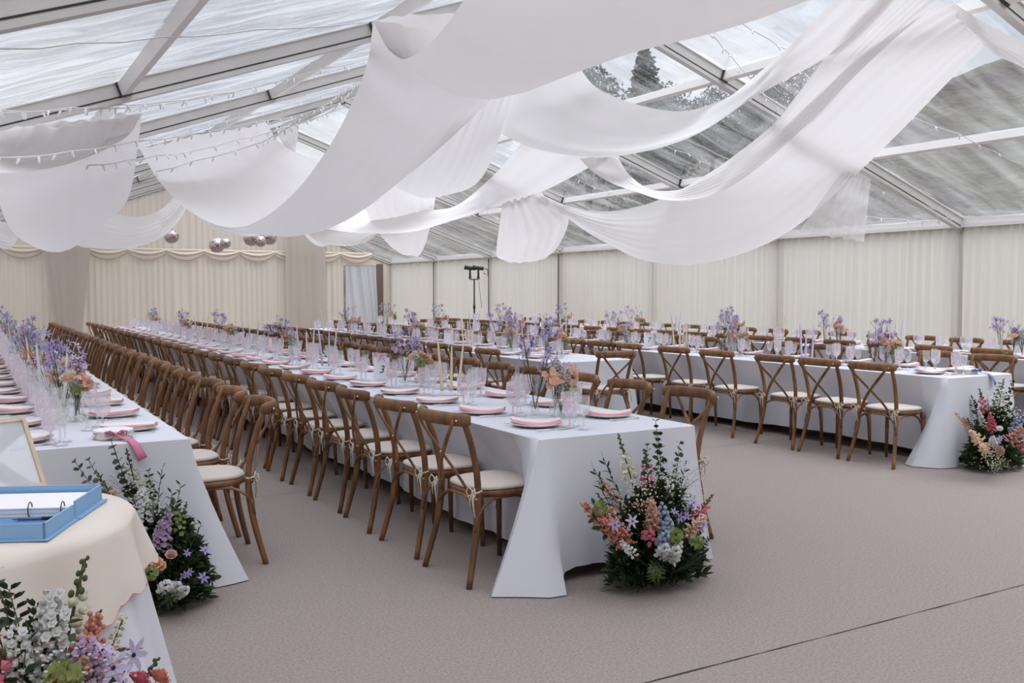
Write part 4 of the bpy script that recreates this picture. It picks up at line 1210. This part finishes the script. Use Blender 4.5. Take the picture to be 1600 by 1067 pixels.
floor_arrangement((.78, 4.60, 0), .20, .14, .52, 'flower arrangement on the floor at the end of the table five', [
    ('snap', 'ivory', 190, 705, 4.7, 1.2), ('snap', 'coral', 150, 738, 4.7, 1.0), ('stock', 'white', 222, 755, 4.6, 1.3), ('stock', 'white', 215, 775, 4.55, 1.3), ('stock', 'white', 205, 795, 4.5, 1.2), ('snap', 'green', 273, 780, 4.5, 1.1), ('snap', 'green', 284, 786, 4.45, .9),
    ('stock', 'lilac', 246, 812, 4.45, 1.3), ('stock', 'lilac', 235, 828, 4.4, 1.2), ('rose', 'blush', 262, 862, 4.4, .8), ('rose', 'peach', 245, 878, 4.35, .8), ('rose', 'peach', 255, 884, 4.35, .7), ('clematis', 'purple', 308, 855, 4.4, .9), ('clematis', 'purple', 290, 898, 4.35, .9), ('clematis', 'purple', 306, 896, 4.35, .9),
    ('stock', 'white', 258, 905, 4.3, 1.3), ('stock', 'white', 275, 908, 4.3, 1.2), ('stock', 'white', 288, 915, 4.3, 1.1), ('ball', 'green', 240, 895, 4.3, 1.0), ('lace', 'white', 178, 752, 4.65, 1.0), ('lace', 'white', 240, 790, 4.5, 1.0), ('snap', 'ivory', 262, 795, 4.5, .9)],
    [('euc', 'leaf_grey', 163, 695, 4.75), ('euc', 'leaf', 168, 705, 4.75), ('euc', 'leaf_grey', 104, 732, 4.7), ('euc', 'leaf_grey', 122, 730, 4.7), ('euc', 'leaf', 218, 738, 4.65), ('willow', 'leaf', 276, 770, 4.5), ('willow', 'leaf', 262, 778, 4.5), ('willow', 'leaf', 310, 842, 4.4), ('willow', 'leaf', 296, 838, 4.4), ('ruscus', 'leaf', 252, 945, 4.3), ('willow', 'leaf_pale', 255, 952, 4.28), ('willow', 'leaf', 225, 735, 4.6)], 32)
floor_arrangement((7.38, 4.76, 0), .29, .17, .60, 'flower arrangement on the floor at the end of the table seven', [
    ('snap', 'pink', 1534, 608, 4.75, 1.3), ('snap', 'ivory', 1561, 592, 4.8, 1.2), ('stock', 'white', 1530, 642, 4.6, 1.0), ('stock', 'pink', 1552, 652, 4.5, 1.4), ('astilbe', 'pale_peach', 1522, 676, 4.45, 1.2), ('astilbe', 'pale_peach', 1530, 690, 4.42, 1.1),
    ('stock', 'white', 1550, 680, 4.42, 1.2), ('stock', 'blush', 1568, 694, 4.4, 1.2), ('astilbe', 'blush', 1590, 676, 4.45, 1.3), ('stock', 'pale_peach', 1497, 648, 4.6, 1.0), ('stock', 'blush', 1503, 656, 4.55, .9), ('lace', 'white', 1545, 625, 4.7, 1.0), ('lace', 'white', 1575, 640, 4.6, 1.1),
    ('clematis', 'mauve', 1567, 683, 4.4, .9), ('clematis', 'mauve', 1560, 688, 4.4, .8), ('delph', 'blue', 1596, 645, 4.6, 1.3), ('delph', 'blue', 1602, 655, 4.5, 1.3), ('lace', 'ivory', 1555, 728, 4.38, 1.0), ('lace', 'ivory', 1542, 724, 4.38, .9), ('rose', 'white', 1566, 668, 4.42, .7), ('snap', 'green', 1588, 632, 4.65, 1.0), ('stock', 'pink', 1606, 690, 4.4, 1.2)],
    [('fern', 'leaf', 1503, 638, 4.7), ('fern', 'leaf', 1494, 668, 4.6), ('euc', 'leaf', 1590, 602, 4.8), ('euc', 'leaf', 1580, 618, 4.75), ('ruscus', 'leaf', 1510, 628, 4.7), ('willow', 'leaf_pale', 1550, 732, 4.35), ('willow', 'leaf_pale', 1566, 730, 4.35), ('euc', 'leaf_grey', 1543, 600, 4.8)], 33)
floor_arrangement((.09, 2.50, 0), .33, .17, .42, 'flower arrangement on the floor beside the round table, bottom left', [
    ('snap', 'ivory', 123, 873, 2.62, 1.5), ('stock', 'white', 60, 938, 2.5, 1.6), ('stock', 'white', 66, 962, 2.48, 1.6), ('stock', 'white', 62, 990, 2.46, 1.5), ('snap', 'pink', 0, 975, 2.45, 1.5), ('snap', 'pink', -8, 1000, 2.45, 1.4),
    ('astilbe', 'coral', 148, 985, 2.5, 1.4), ('astilbe', 'coral', 140, 1010, 2.45, 1.3), ('stock', 'lilac', 158, 1003, 2.45, 1.4), ('clematis', 'mauve', 205, 1025, 2.5, 1.3), ('clematis', 'mauve', 170, 1045, 2.4, 1.3), ('snap', 'coral', 248, 1028, 2.55, 1.1), ('rose', 'pink', 222, 1058, 2.5, .9), ('rose', 'coral', 238, 1052, 2.5, .9),
    ('snap', 'green', 165, 958, 2.6, 1.0), ('stock', 'ivory', 190, 965, 2.6, .8), ('ball', 'green', 108, 1058, 2.38, 1.3), ('rose', 'peach', 95, 1060, 2.38, .9), ('astilbe', 'blush', 138, 1050, 2.38, 1.2), ('lace', 'white', 100, 1028, 2.42, 1.0), ('clematis', 'lilac', 150, 1030, 2.4, 1.3), ('snap', 'pink', 80, 1064, 2.38, 1.0), ('stock', 'lilac', 175, 1022, 2.42, 1.1), ('lace', 'blush', 125, 1030, 2.42, 1.0)],
    [('euc', 'leaf_pale' if False else 'leaf_grey', 52, 886, 2.6), ('willow', 'leaf', 30, 985, 2.5), ('willow', 'leaf', 12, 1005, 2.45), ('euc', 'leaf', 40, 960, 2.5), ('ruscus', 'leaf', 100, 985, 2.5), ('fern', 'leaf', 80, 920, 2.6), ('fern', 'leaf', 120, 955, 2.6), ('ruscus', 'leaf', 210, 1035, 2.5), ('ruscus', 'leaf_pale', 140, 1000, 2.45), ('willow', 'leaf', 190, 1050, 2.45), ('ruscus', 'leaf', 10, 1040, 2.4)], 34, dense=46)

# ------------------------------------------------------------------ centrepieces
def vase_mesh(kind):
    if kind == 'tall': pr = [(.001, .004), (.022, .004), (.025, 0), (.026, .02), (.020, .06), (.014, .10), (.013, .15), (.019, .18)]
    elif kind == 'cup': pr = [(.001, .006), (.034, .004), (.036, 0), (.040, .05), (.042, .10), (.044, .13)]
    else: pr = [(.001, .004), (.026, .004), (.030, .0), (.034, .03), (.030, .06), (.016, .085), (.017, .105)]
    return MB().lathe(pr, 20, mod=(lambda i, j, a: .035 * math.cos(10 * a)) if kind == 'cup' else None).mesh('bud_vase', M['g_vase'])
VM = {k_: vase_mesh(k_) for k_ in ('tall', 'cup', 'bottle')}
VD = {'tall': 'tall slender glass bud vase', 'cup': 'wide ribbed glass vase', 'bottle': 'small bottle-shaped glass vase'}
def centrepiece(x, y, n, where, seed, far):
    rs = random.Random(seed)
    specs = [('tall', -.02, .10, [('clematis', 'purple', .44, 3, .14), ('clematis', 'mauve', .38, 3, .15), ('clematis', 'lilac', .30, 2, .12)], 'purple clematis'),
             ('cup', .03, -.10, [('rose', rs.choice(['peach', 'pale_peach']), .22, 2, .06), ('rose', 'pale_peach', .26, 1, .06), ('ball', 'green', .18, 1, .06), ('orchid', 'blush', .27, 2, .08), ('stock', 'white', .27, 2, .09)], 'peach roses and green viburnum'),
             ('bottle', .06, .0, [('rose', 'pale_peach', .25, 1, .04), ('delph', 'lilac', .30, 1, .05), ('stock', 'white', .28, 1, .06), ('orchid', 'lilac', .31, 2, .09), ('clematis', 'mauve', .34, 1, .09)], 'mixed lilac and white blooms')]
    if far: specs = specs[:2]
    for (vk, dx, dy, fl, what) in specs:
        vx, vy = x + dx + rs.uniform(-.015, .015), y + dy + rs.uniform(-.02, .02)
        v = link('bud_vase', VM[vk], None, (vx, vy, TZ), (0, 0, rs.random()))
        tag(v, '%s in the %s flower group of %s' % (VD[vk], ORD[n], where), 'vase', 'glass vases on the long tables')
        t = empty('bouquet', (vx, vy, TZ + .03)); tag(t, '%s in the %s flower group of %s' % (what, ORD[n], where), 'bouquet', 'flowers in vases on the long tables')
        o3 = (vx, vy, TZ + .03)
        for (kd, col, hh, cnt, sp) in fl:
            for q in range(cnt):
                a = rs.random() * 2 * PI; r = sp * rs.uniform(.3, 1.0)
                hd = Vector((vx + math.cos(a) * r, vy + math.sin(a) * r, TZ + hh * rs.uniform(.85, 1.1)))
                add_bloom(t, o3, kd, col, Vector(o3), hd, rs.randint(0, 1), 1.0)
holder_me = MB().lathe([(.001, .001), (.030, .001), (.030, .006), (.012, .012), (.010, .028), (.015, .034), (.015, .046), (.010, .046), (.010, .03)], 16).mesh('candle_holder', M['g_vase'])
def candle_mesh(colr, H):
    return MB().lathe([(.0105, 0), (.0125, .004), (.0115, .03), (.0068, H * .85), (.0035, H - .004), (.001, H)], 12).tube([(0, 0, H), (.001, 0, H + .008)], .0009, 4).mesh('taper_candle', M['wax_' + colr])
CM = {}
def candles(x, y, n, where, colr, seed, nn=3):
    rs = random.Random(seed)
    pos = ['left', 'middle', 'right']
    for q in range(nn):
        H = (.36, .31, .34)[q] + rs.uniform(-.01, .01); H = round(H, 2)
        cx_, cy_ = x + (q - 1) * .055 + rs.uniform(-.01, .01), y + (q - 1) * -.025 + rs.uniform(-.02, .02)
        if (colr, H) not in CM: CM[(colr, H)] = candle_mesh(colr, H)
        hld = link('candle_holder', holder_me, None, (cx_, cy_, TZ), (0, 0, 0))
        tag(hld, 'glass holder of the %s taper, %s trio on %s' % (pos[q], ORD[n], where), 'candle holder', 'glass candle holders on the long tables')
        c = link('taper_candle', CM[(colr, H)], None, (cx_, cy_, TZ + .031), (rs.uniform(-.03, .03), (q - 1) * .10 + rs.uniform(-.03, .03), 0))
        tag(c, '%s taper candle, %s of the %s trio on %s' % (colr, pos[q], ORD[n], where), 'candle', 'taper candles on the long tables')

FONT_CACHE = {}
def digit(txt, size, parent, loc, rot, m, ext=.0006, name='printed_number'):
    cu = bpy.data.curves.new(name, 'FONT'); cu.body = txt; cu.size = size; cu.extrude = ext; cu.align_x = 'CENTER'; cu.align_y = 'CENTER'; cu.shear = .25
    tmp = bpy.data.objects.new(name, cu); C.objects.link(tmp)
    bpy.context.view_layer.update()
    me = bpy.data.meshes.new_from_object(tmp.evaluated_get(bpy.context.evaluated_depsgraph_get()))
    bpy.data.objects.remove(tmp)
    me.materials.clear(); me.materials.append(m)
    o = link(name, me, parent, loc, rot); return o
def bow(mb, c, s, axis=(1, 0, 0), tails=True, w_=.012):
    c = Vector(c); a = Vector(axis).normalized(); up = Vector((0, 0, 1))
    for q in (-1, 1):
        pts = [c, c + a*q*s*.5 + up*s*.35, c + a*q*s + up*s*.25, c + a*q*s*.95 - up*s*.12, c + a*q*s*.4 - up*s*.05, c]
        mb.tube(pts, [w_*.4, w_, w_*1.2, w_, w_*.7, w_*.4], 7, flat=.3, up=a.cross(up))
        if tails: mb.tube([c, c + a*q*s*.35 - up*s*.6, c + a*q*s*.55 - up*s*1.3], [w_*.5, w_*1.1, w_*1.2], 7, flat=.2, up=a.cross(up))
    mb.ball(c, w_ * .8, 7, k=4)
def number_card(x, y, txt, label, rz=YAW * -1, H=.19, W=.125):
    t = empty('table_number_card', (x, y, TZ), rz); tag(t, label, 'number card', 'number cards on the tables')
    mb = MB(); mb.box((0, 0, H / 2 + .004), (W, .003, H)); mb.obj('card', M['card'], t, smooth=False)
    mb = MB(); mb.box((0, .012, .012), (W * .5, .03, .016)); mb.obj('card_stand', M['g_vase'], t, smooth=False)
    if txt: digit(txt, .085, t, (0, -.0022, H * .5), (PI / 2, 0, 0), M['ink'])
    mb = MB(); bow(mb, (0, -.004, H + .02), .05, tails=True, w_=.010); r = mb.obj('ribbon_bow', M['ribbon_pink'], t)
    for v in r.data.vertices:
        if v.co.z < H - .02: v.co.z = H - .02 + (v.co.z - H + .02) * .3
number_card(2.88, 7.08, '3', 'white number card of table three with a pink ribbon bow')
number_card(.42, 7.47, '5', 'white number card of table five with a pink ribbon bow')
number_card(7.9 - .3, 9.65, '7', 'white number card of table seven with a pink ribbon bow')
number_card(5.65, 11.5, '', 'pink-bowed number card on the short middle table')
number_card(10.15, 17.2, '', 'pink-bowed number card on the table by the curtain wall')
number_card(2.9, 17.6, '', 'far pink-bowed number card towards the end of table three')

CP = [(W3, 2.93, [4.64, 6.62, 9.95, 12.6, 15.2, 17.9], [(5.92, 'cream'), (8.5, 'lilac'), (9.1, 'blush'), (11.3, 'lilac'), (13.9, 'cream'), (16.5, 'blush')]),
      (W5, .47, [5.85, 6.7, 8.3, 9.9, 12.0, 14.5, 17.5], [(6.55, 'mint'), (7.75, 'cream'), (10.9, 'lilac'), (13.3, 'white'), (16, 'cream')]),
      (WS, 5.66, [8.85, 9.95, 12.6, 15.2], [(9.35, 'lilac'), (10.9, 'cream'), (13.9, 'mint'), (16.4, 'blush')]),
      (W7, 7.58, [6.05, 8.15, 10.25, 13.1, 15.8, 18.2], [(7.0, 'lilac'), (9.0, 'cream'), (11.6, 'mint'), (14.4, 'lilac'), (17, 'cream')]),
      (WC, 10.17, [6.4, 8.9, 10.9, 13.3, 15.6, 18.0], [(5.2, 'blush'), (7.9, 'lilac'), (9.9, 'cream'), (12.2, 'lilac'), (14.5, 'cream'), (16.8, 'white')])]
for ti, (where, cx_, fy, cy_) in enumerate(CP):
    for n, yy in enumerate(fy): centrepiece(cx_ + rnd.uniform(-.03, .03), yy, n, where, 100 * ti + n, yy > 11)
    for n, (yy, colr) in enumerate(cy_): candles(cx_ + rnd.uniform(-.03, .03), yy, n, where, colr, 500 + 100 * ti + n)

# tambourines with ribbons at the table ends
def tambourine(x, y, rz, m, label, tail):
    t = empty('tambourine', (x, y, TZ), rz); tag(t, label, 'tambourine', 'tambourines at the table ends')
    mb = MB(); mb.lathe([(.088, 0), (.092, .002), (.092, .042), (.086, .042), (.086, .002)], 36); o = mb.obj('rim', M['drum_side'], t); auto(o.data)
    mb = MB(); mb.lathe([(.001, .044), (.085, .044), (.0935, .042), (.0935, .036)], 36); mb.obj('drum_skin', M['drum'], t)
    mb = MB(); mb.lathe([(.0938, .038), (.0945, .037), (.0945, .032), (.0938, .031)], 36); mb.obj('tension_band', M['steel'], t)
    for k_ in range(6):
        a = 2 * PI * k_ / 6 + .3
        mb = MB(); mb.lathe([(.001, -.002), (.017, -.001), (.017, .001), (.001, .002)], 12, (math.cos(a) * .091, math.sin(a) * .091, .02)); mb.obj('jingle', M['steel'], t)
    mb = MB(); bow(mb, (0, -.10, .03), .05, tails=False, w_=.012)
    mb.tube([(0, -.10, .03), (.03, -.13, .014), (.055, -.165, .010), (.075, -.195, -.015), (.09, -.205, -.05), (.105, -.21, -.085)], [.006, .014, .018, .02, .021, .023], 8, flat=.2, up=(1, .15, 0))
    mb.obj('ribbon_bow', m, t)
tambourine(.62, 5.03, 0, M['ribbon_pink'], 'tambourine with a pink ribbon at the end of the table five', 1)
tambourine(7.62, 5.20, 0, M['ribbon_blue'], 'tambourine with a blue ribbon at the end of the table seven', 1)

# ------------------------------------------------------------------ round table with the guest book
RC = Vector((-.07, 3.46)); RR = .545
t = empty('round_table', (RC.x, RC.y, 0)); tag(t, 'small round table under two cloths at the bottom left', 'table')
mb = MB(); mb.lathe([(.001, .71), (RR - .02, .71), (RR - .01, .72), (RR - .01, .738), (.001, .738)], 40); mb.obj('tabletop', M['pale_wood'], t)
for k_ in range(4):
    a = PI / 4 + k_ * PI / 2; mb = MB(); mb.tube([(math.cos(a) * .38, math.sin(a) * .38, 0), (math.cos(a) * .36, math.sin(a) * .36, .71)], .018, 8); mb.obj('leg', M['black'], t)
mb = MB()
def uc(u, v):
    a = 2 * PI * u; s = 1 - v
    r = RR * .985 + s * (.13 + .030 * math.sin(9 * a + .5) + .02 * math.sin(17 * a)) 
    return (RC.x + r * math.cos(a), RC.y + r * math.sin(a), .006 + .733 * v)
mb.grid(uc, 160, 14, closed_u=True)
o = mb.obj('tablecloth', M['cloth']); tag(o, 'white floor-length under cloth of the small round table', 'tablecloth')
mb = MB(); N = 288; R = 16
vs = []
def hem_drop(a):
    d = (math.degrees(a) + 180) % 360 - 180
    T = [(-180, .30), (-90, .36), (-62, .33), (-50, .26), (-38, .20), (-8, .18), (25, .19), (60, .25), (180, .30)]
    for (a0, e0), (a1, e1) in zip(T[:-1], T[1:]):
        if d <= a1: return e0 + (e1 - e0) * (d - a0) / (a1 - a0)
    return .3
for i in range(N):
    a = 2 * PI * i / N
    sc_ = .022 * abs(math.sin(26 * a)) ** .7
    for r in range(R + 1):
        u = r / R
        if r <= 5:
            rr = RR * (r / 5) if r < 5 else RR + .004
            vs.append((RC.x + max(rr, .001) * math.cos(a), RC.y + max(rr, .001) * math.sin(a), .7475 if r < 5 else .742))
        else:
            w_ = (r - 5) / (R - 5); D = hem_drop(a) + sc_ * (w_ > .99)
            fold = (.004 + .035 * w_) * (.5 + .5 * math.sin(9 * a + 1.0)) + .016 * w_ * math.sin(15 * a + 2)
            rr = RR + .006 + w_ * .03 + max(fold, -.005 * w_)
            vs.append((RC.x + rr * math.cos(a), RC.y + rr * math.sin(a), .742 - D * w_))
fs = []
for i in range(N):
    i2 = (i + 1) % N
    for r in range(R): fs.append((i*(R+1)+r, i2*(R+1)+r, i2*(R+1)+r+1, i*(R+1)+r+1))
mb.add(vs, fs)
o = mb.obj('scalloped_overlay', M['cream_cloth']); tag(o, 'cream scalloped overlay cloth on the small round table', 'tablecloth')
mb = MB(); hempts = [vs[i*(R+1)+R] for i in range(N)]; hempts.append(hempts[0]); mb.tube(hempts, .0028, 5, caps=False); mb.obj('pink_hem', M['pink_edge'], o)

# blue clamshell box with ring-bound pages
BV = Vector((.40, .917, 0)).normalized(); BU = Vector((-BV.y, BV.x, 0)); B0 = Vector((.185, 3.055, .750))
def bp(u, v, z): return B0 + BU * u + BV * v + Vector((0, 0, z))
Rb = Matrix((BU, BV, Vector((0, 0, 1)))).transposed()
def bbox(mb, u0, u1, v0, v1, z0, z1): return mb.box(bp((u0+u1)/2, (v0+v1)/2, (z0+z1)/2) - B0, (u1-u0, v1-v0, z1-z0), Rb)
t = empty('keepsake_box', B0); tag(t, 'open pale blue clamshell box on the round table', 'box')
WB = .42
mb = MB(); bbox(mb, -.012, WB, -.01, .25, .0, .004); bbox(mb, 0, WB, 0, .006, .004, .05); bbox(mb, 0, .006, .0, .245, .004, .05); bbox(mb, WB-.006, WB, 0, .245, .004, .05); mb.obj('front_tray', M['blue_box'], t, smooth=False)
mb = MB(); bbox(mb, .006, WB-.006, .006, .245, .004, .012); mb.obj('tray_lining', M['blue_dark'], t, smooth=False)
mb = MB(); bbox(mb, -.016, WB, .255, .535, .0, .005); bbox(mb, 0, WB, .52, .526, .005, .058); bbox(mb, 0, .006, .262, .526, .005, .058); bbox(mb, WB-.006, WB, .262, .526, .005, .058); mb.obj('rear_tray', M['blue_box'], t, smooth=False)
mb = MB(); bbox(mb, .0, WB, .245, .262, .0, .006); mb.obj('spine', M['blue_box'], t, smooth=False)
t = empty('ring_bound_pages', bp(.03, .27, .005)); tag(t, 'thick stack of white ring-bound pages in the blue box', 'pages')
o_ = Vector(t.location)
mb = MB()
for k_ in range(7):
    z0 = .0005 + k_ * .0042
    mb.box(bp(.20, .392, .006 + z0 + .002) - o_, (.37 - .003 * (k_ % 2), .235 - .002 * (k_ % 3), .0036), Rb)
mb.obj('page_stack', M['paper'], t, smooth=False)
for uu in (.045, .145, .30):
    mb = MB(); c = bp(uu, .278, .030) - o_
    mb.tube([c + BV * (.018 * math.cos(a)) + Vector((0, 0, .024 * math.sin(a))) for a in [PI * 2 * i / 16 for i in range(17)]], .0022, 6, caps=False); mb.obj('binder_ring', mat('bronze_ring', (.16, .12, .11), .3, metal=.9), t)
t0 = bp(.03, .205, .019); t = empty('pen', t0); tag(t, 'dark pen lying in the front of the blue box', 'pen')
dirp = (BU * 1.0 + BV * -.06).normalized()
mb = MB(); mb.tube([dirp * 0, dirp * .05], .0055, 10); mb.obj('pen_cap', M['black'], t)
mb = MB(); mb.tube([dirp * .05, dirp * .12], .005, 10).tube([dirp * .12, dirp * .14], [.0045, .001], 8); mb.obj('pen_barrel', mat('clear_navy', (.10, .13, .25), .2), t)

# picture frame leaning on the round table
t = empty('picture_frame', (.243, 3.90, .752)); tag(t, 'pale wood picture frame standing on the round table', 'picture frame')
FU = Vector((-.852, -.523, 0)).normalized(); lean = Vector((FU.y * -.0, 0, 0))
FN = Vector((0, 0, 1)).cross(FU).normalized()          # points along the lean
if FN.y < 0: FN = -FN
FZ = Vector((-.221, .359, .907)).normalized(); FO = FU.cross(FZ).normalized()
Rf = Matrix((FU, FO, FZ)).transposed()
FWd, FHt = .34, .279
def fb(mb, u, z, du, dz, dt=.018, off=0): return mb.box(FU * u + FZ * z + FO * off, (du, dt, dz), Rf)
mb = MB(); fb(mb, .008, FHt/2, .016, FHt); fb(mb, FWd-.008, FHt/2, .016, FHt); fb(mb, FWd/2, .008, FWd-.032, .016); fb(mb, FWd/2, FHt-.008, FWd-.032, .016); mb.obj('frame', M['pale_wood'], t, smooth=False)
mb = MB(); fb(mb, FWd/2, FHt/2, FWd-.03, FHt-.03, .003, .002); mb.obj('print', M['paper'], t, smooth=False)
sg = -1 if FO.y > 0 else 1
mb = MB(); fb(mb, FWd/2, FHt/2, FWd-.034, FHt-.034, .001, sg * .006); mb.obj('glass', glass_mat('frame_glass', (.98, .98, .99), milky=.02, face=.05, edge=.4), t, smooth=False)
q_ = Matrix((-FU, FZ, (-FU).cross(FZ))).transposed().to_euler()
mb = MB()                                            # the worn, unreadable pale print
for k_ in range(7):
    fb(mb, .040 + k_ * .009, .155 + .001 * (k_ % 2), .0016, .010 - .002 * (k_ % 3), .0004, sg * .0044)
    fb(mb, .042 + k_ * .009, .152 + .003 * (k_ % 3), .005, .0012, .0004, sg * .0044)
mb.obj('faint_print', M['faint'], t, smooth=False)
mb = MB(); mb.tube([FZ * .24 + FU * .2 + FN * .01, Vector((0, 0, .0)) + FU * .2 + FN * .17], .005, 6); mb.obj('strut', M['pale_wood'], t)

# ------------------------------------------------------------------ light stand by the curtain wall
sp_ = Vector((12.2, 23.2, 0)); sp_.x, sp_.y = 11.75, at(741, 454, 22.4).y; sp_ = at(741, 454, 22.4); sp_.z = 0
t = empty('light_stand', sp_); tag(t, 'black light stand with two spot lamps before the curtain wall', 'light stand')
mb = MB(); mb.tube([(0, 0, .1), (0, 0, 1.78)], .022, 8).tube([(0, 0, 1.0), (0, 0, 1.1)], .034, 8); mb.obj('pole', M['black'], t)
for k_ in range(3):
    a = k_ * 2.09; mb = MB(); mb.tube([(0, 0, .75), (.5 * math.cos(a), .5 * math.sin(a), .02)], .012, 6); mb.obj('leg', M['black'], t)
RTn = RT
mb = MB(); mb.tube([RTn * -.13 + Vector((0, 0, 1.78)), RTn * .13 + Vector((0, 0, 1.78))], .016, 6); mb.obj('crossbar', M['black'], t)
for q, lab in ((-.11, 'left lamp'), (.11, 'right lamp')):
    c = RTn * q + Vector((0, 0, 1.8)); mb = MB()
    mb.tube([c, c + Vector((0, 0, .05))], .04, 8); mb.tube([c + Vector((0, 0, .04)), c + Vector((0, 0, .24))], .028, 8)
    e = c + Vector((0, 0, .28)); dd = RTn * -1 + Vector((0, 0, .12)); mb.tube([e - dd * .14, e + dd * .02, e + dd * .15], [.05, .055, .06], 10)
    mb.obj('spot_lamp', M['black'], t)
c = RTn * .22 + Vector((0, 0, 2.07)); mb = MB(); mb.tube([c, c + RTn * .13 + Vector((0, 0, -.02)), c + RTn * .15 + Vector((0, 0, -.2)), c + RTn * .03 + Vector((0, 0, -.12))], .012, 5); mb.tube([RTn * .12 + Vector((0, 0, 1.75)), RTn * .2 + Vector((0, 0, 1.0))], .006, 5); mb.obj('cable', M['black'], t)
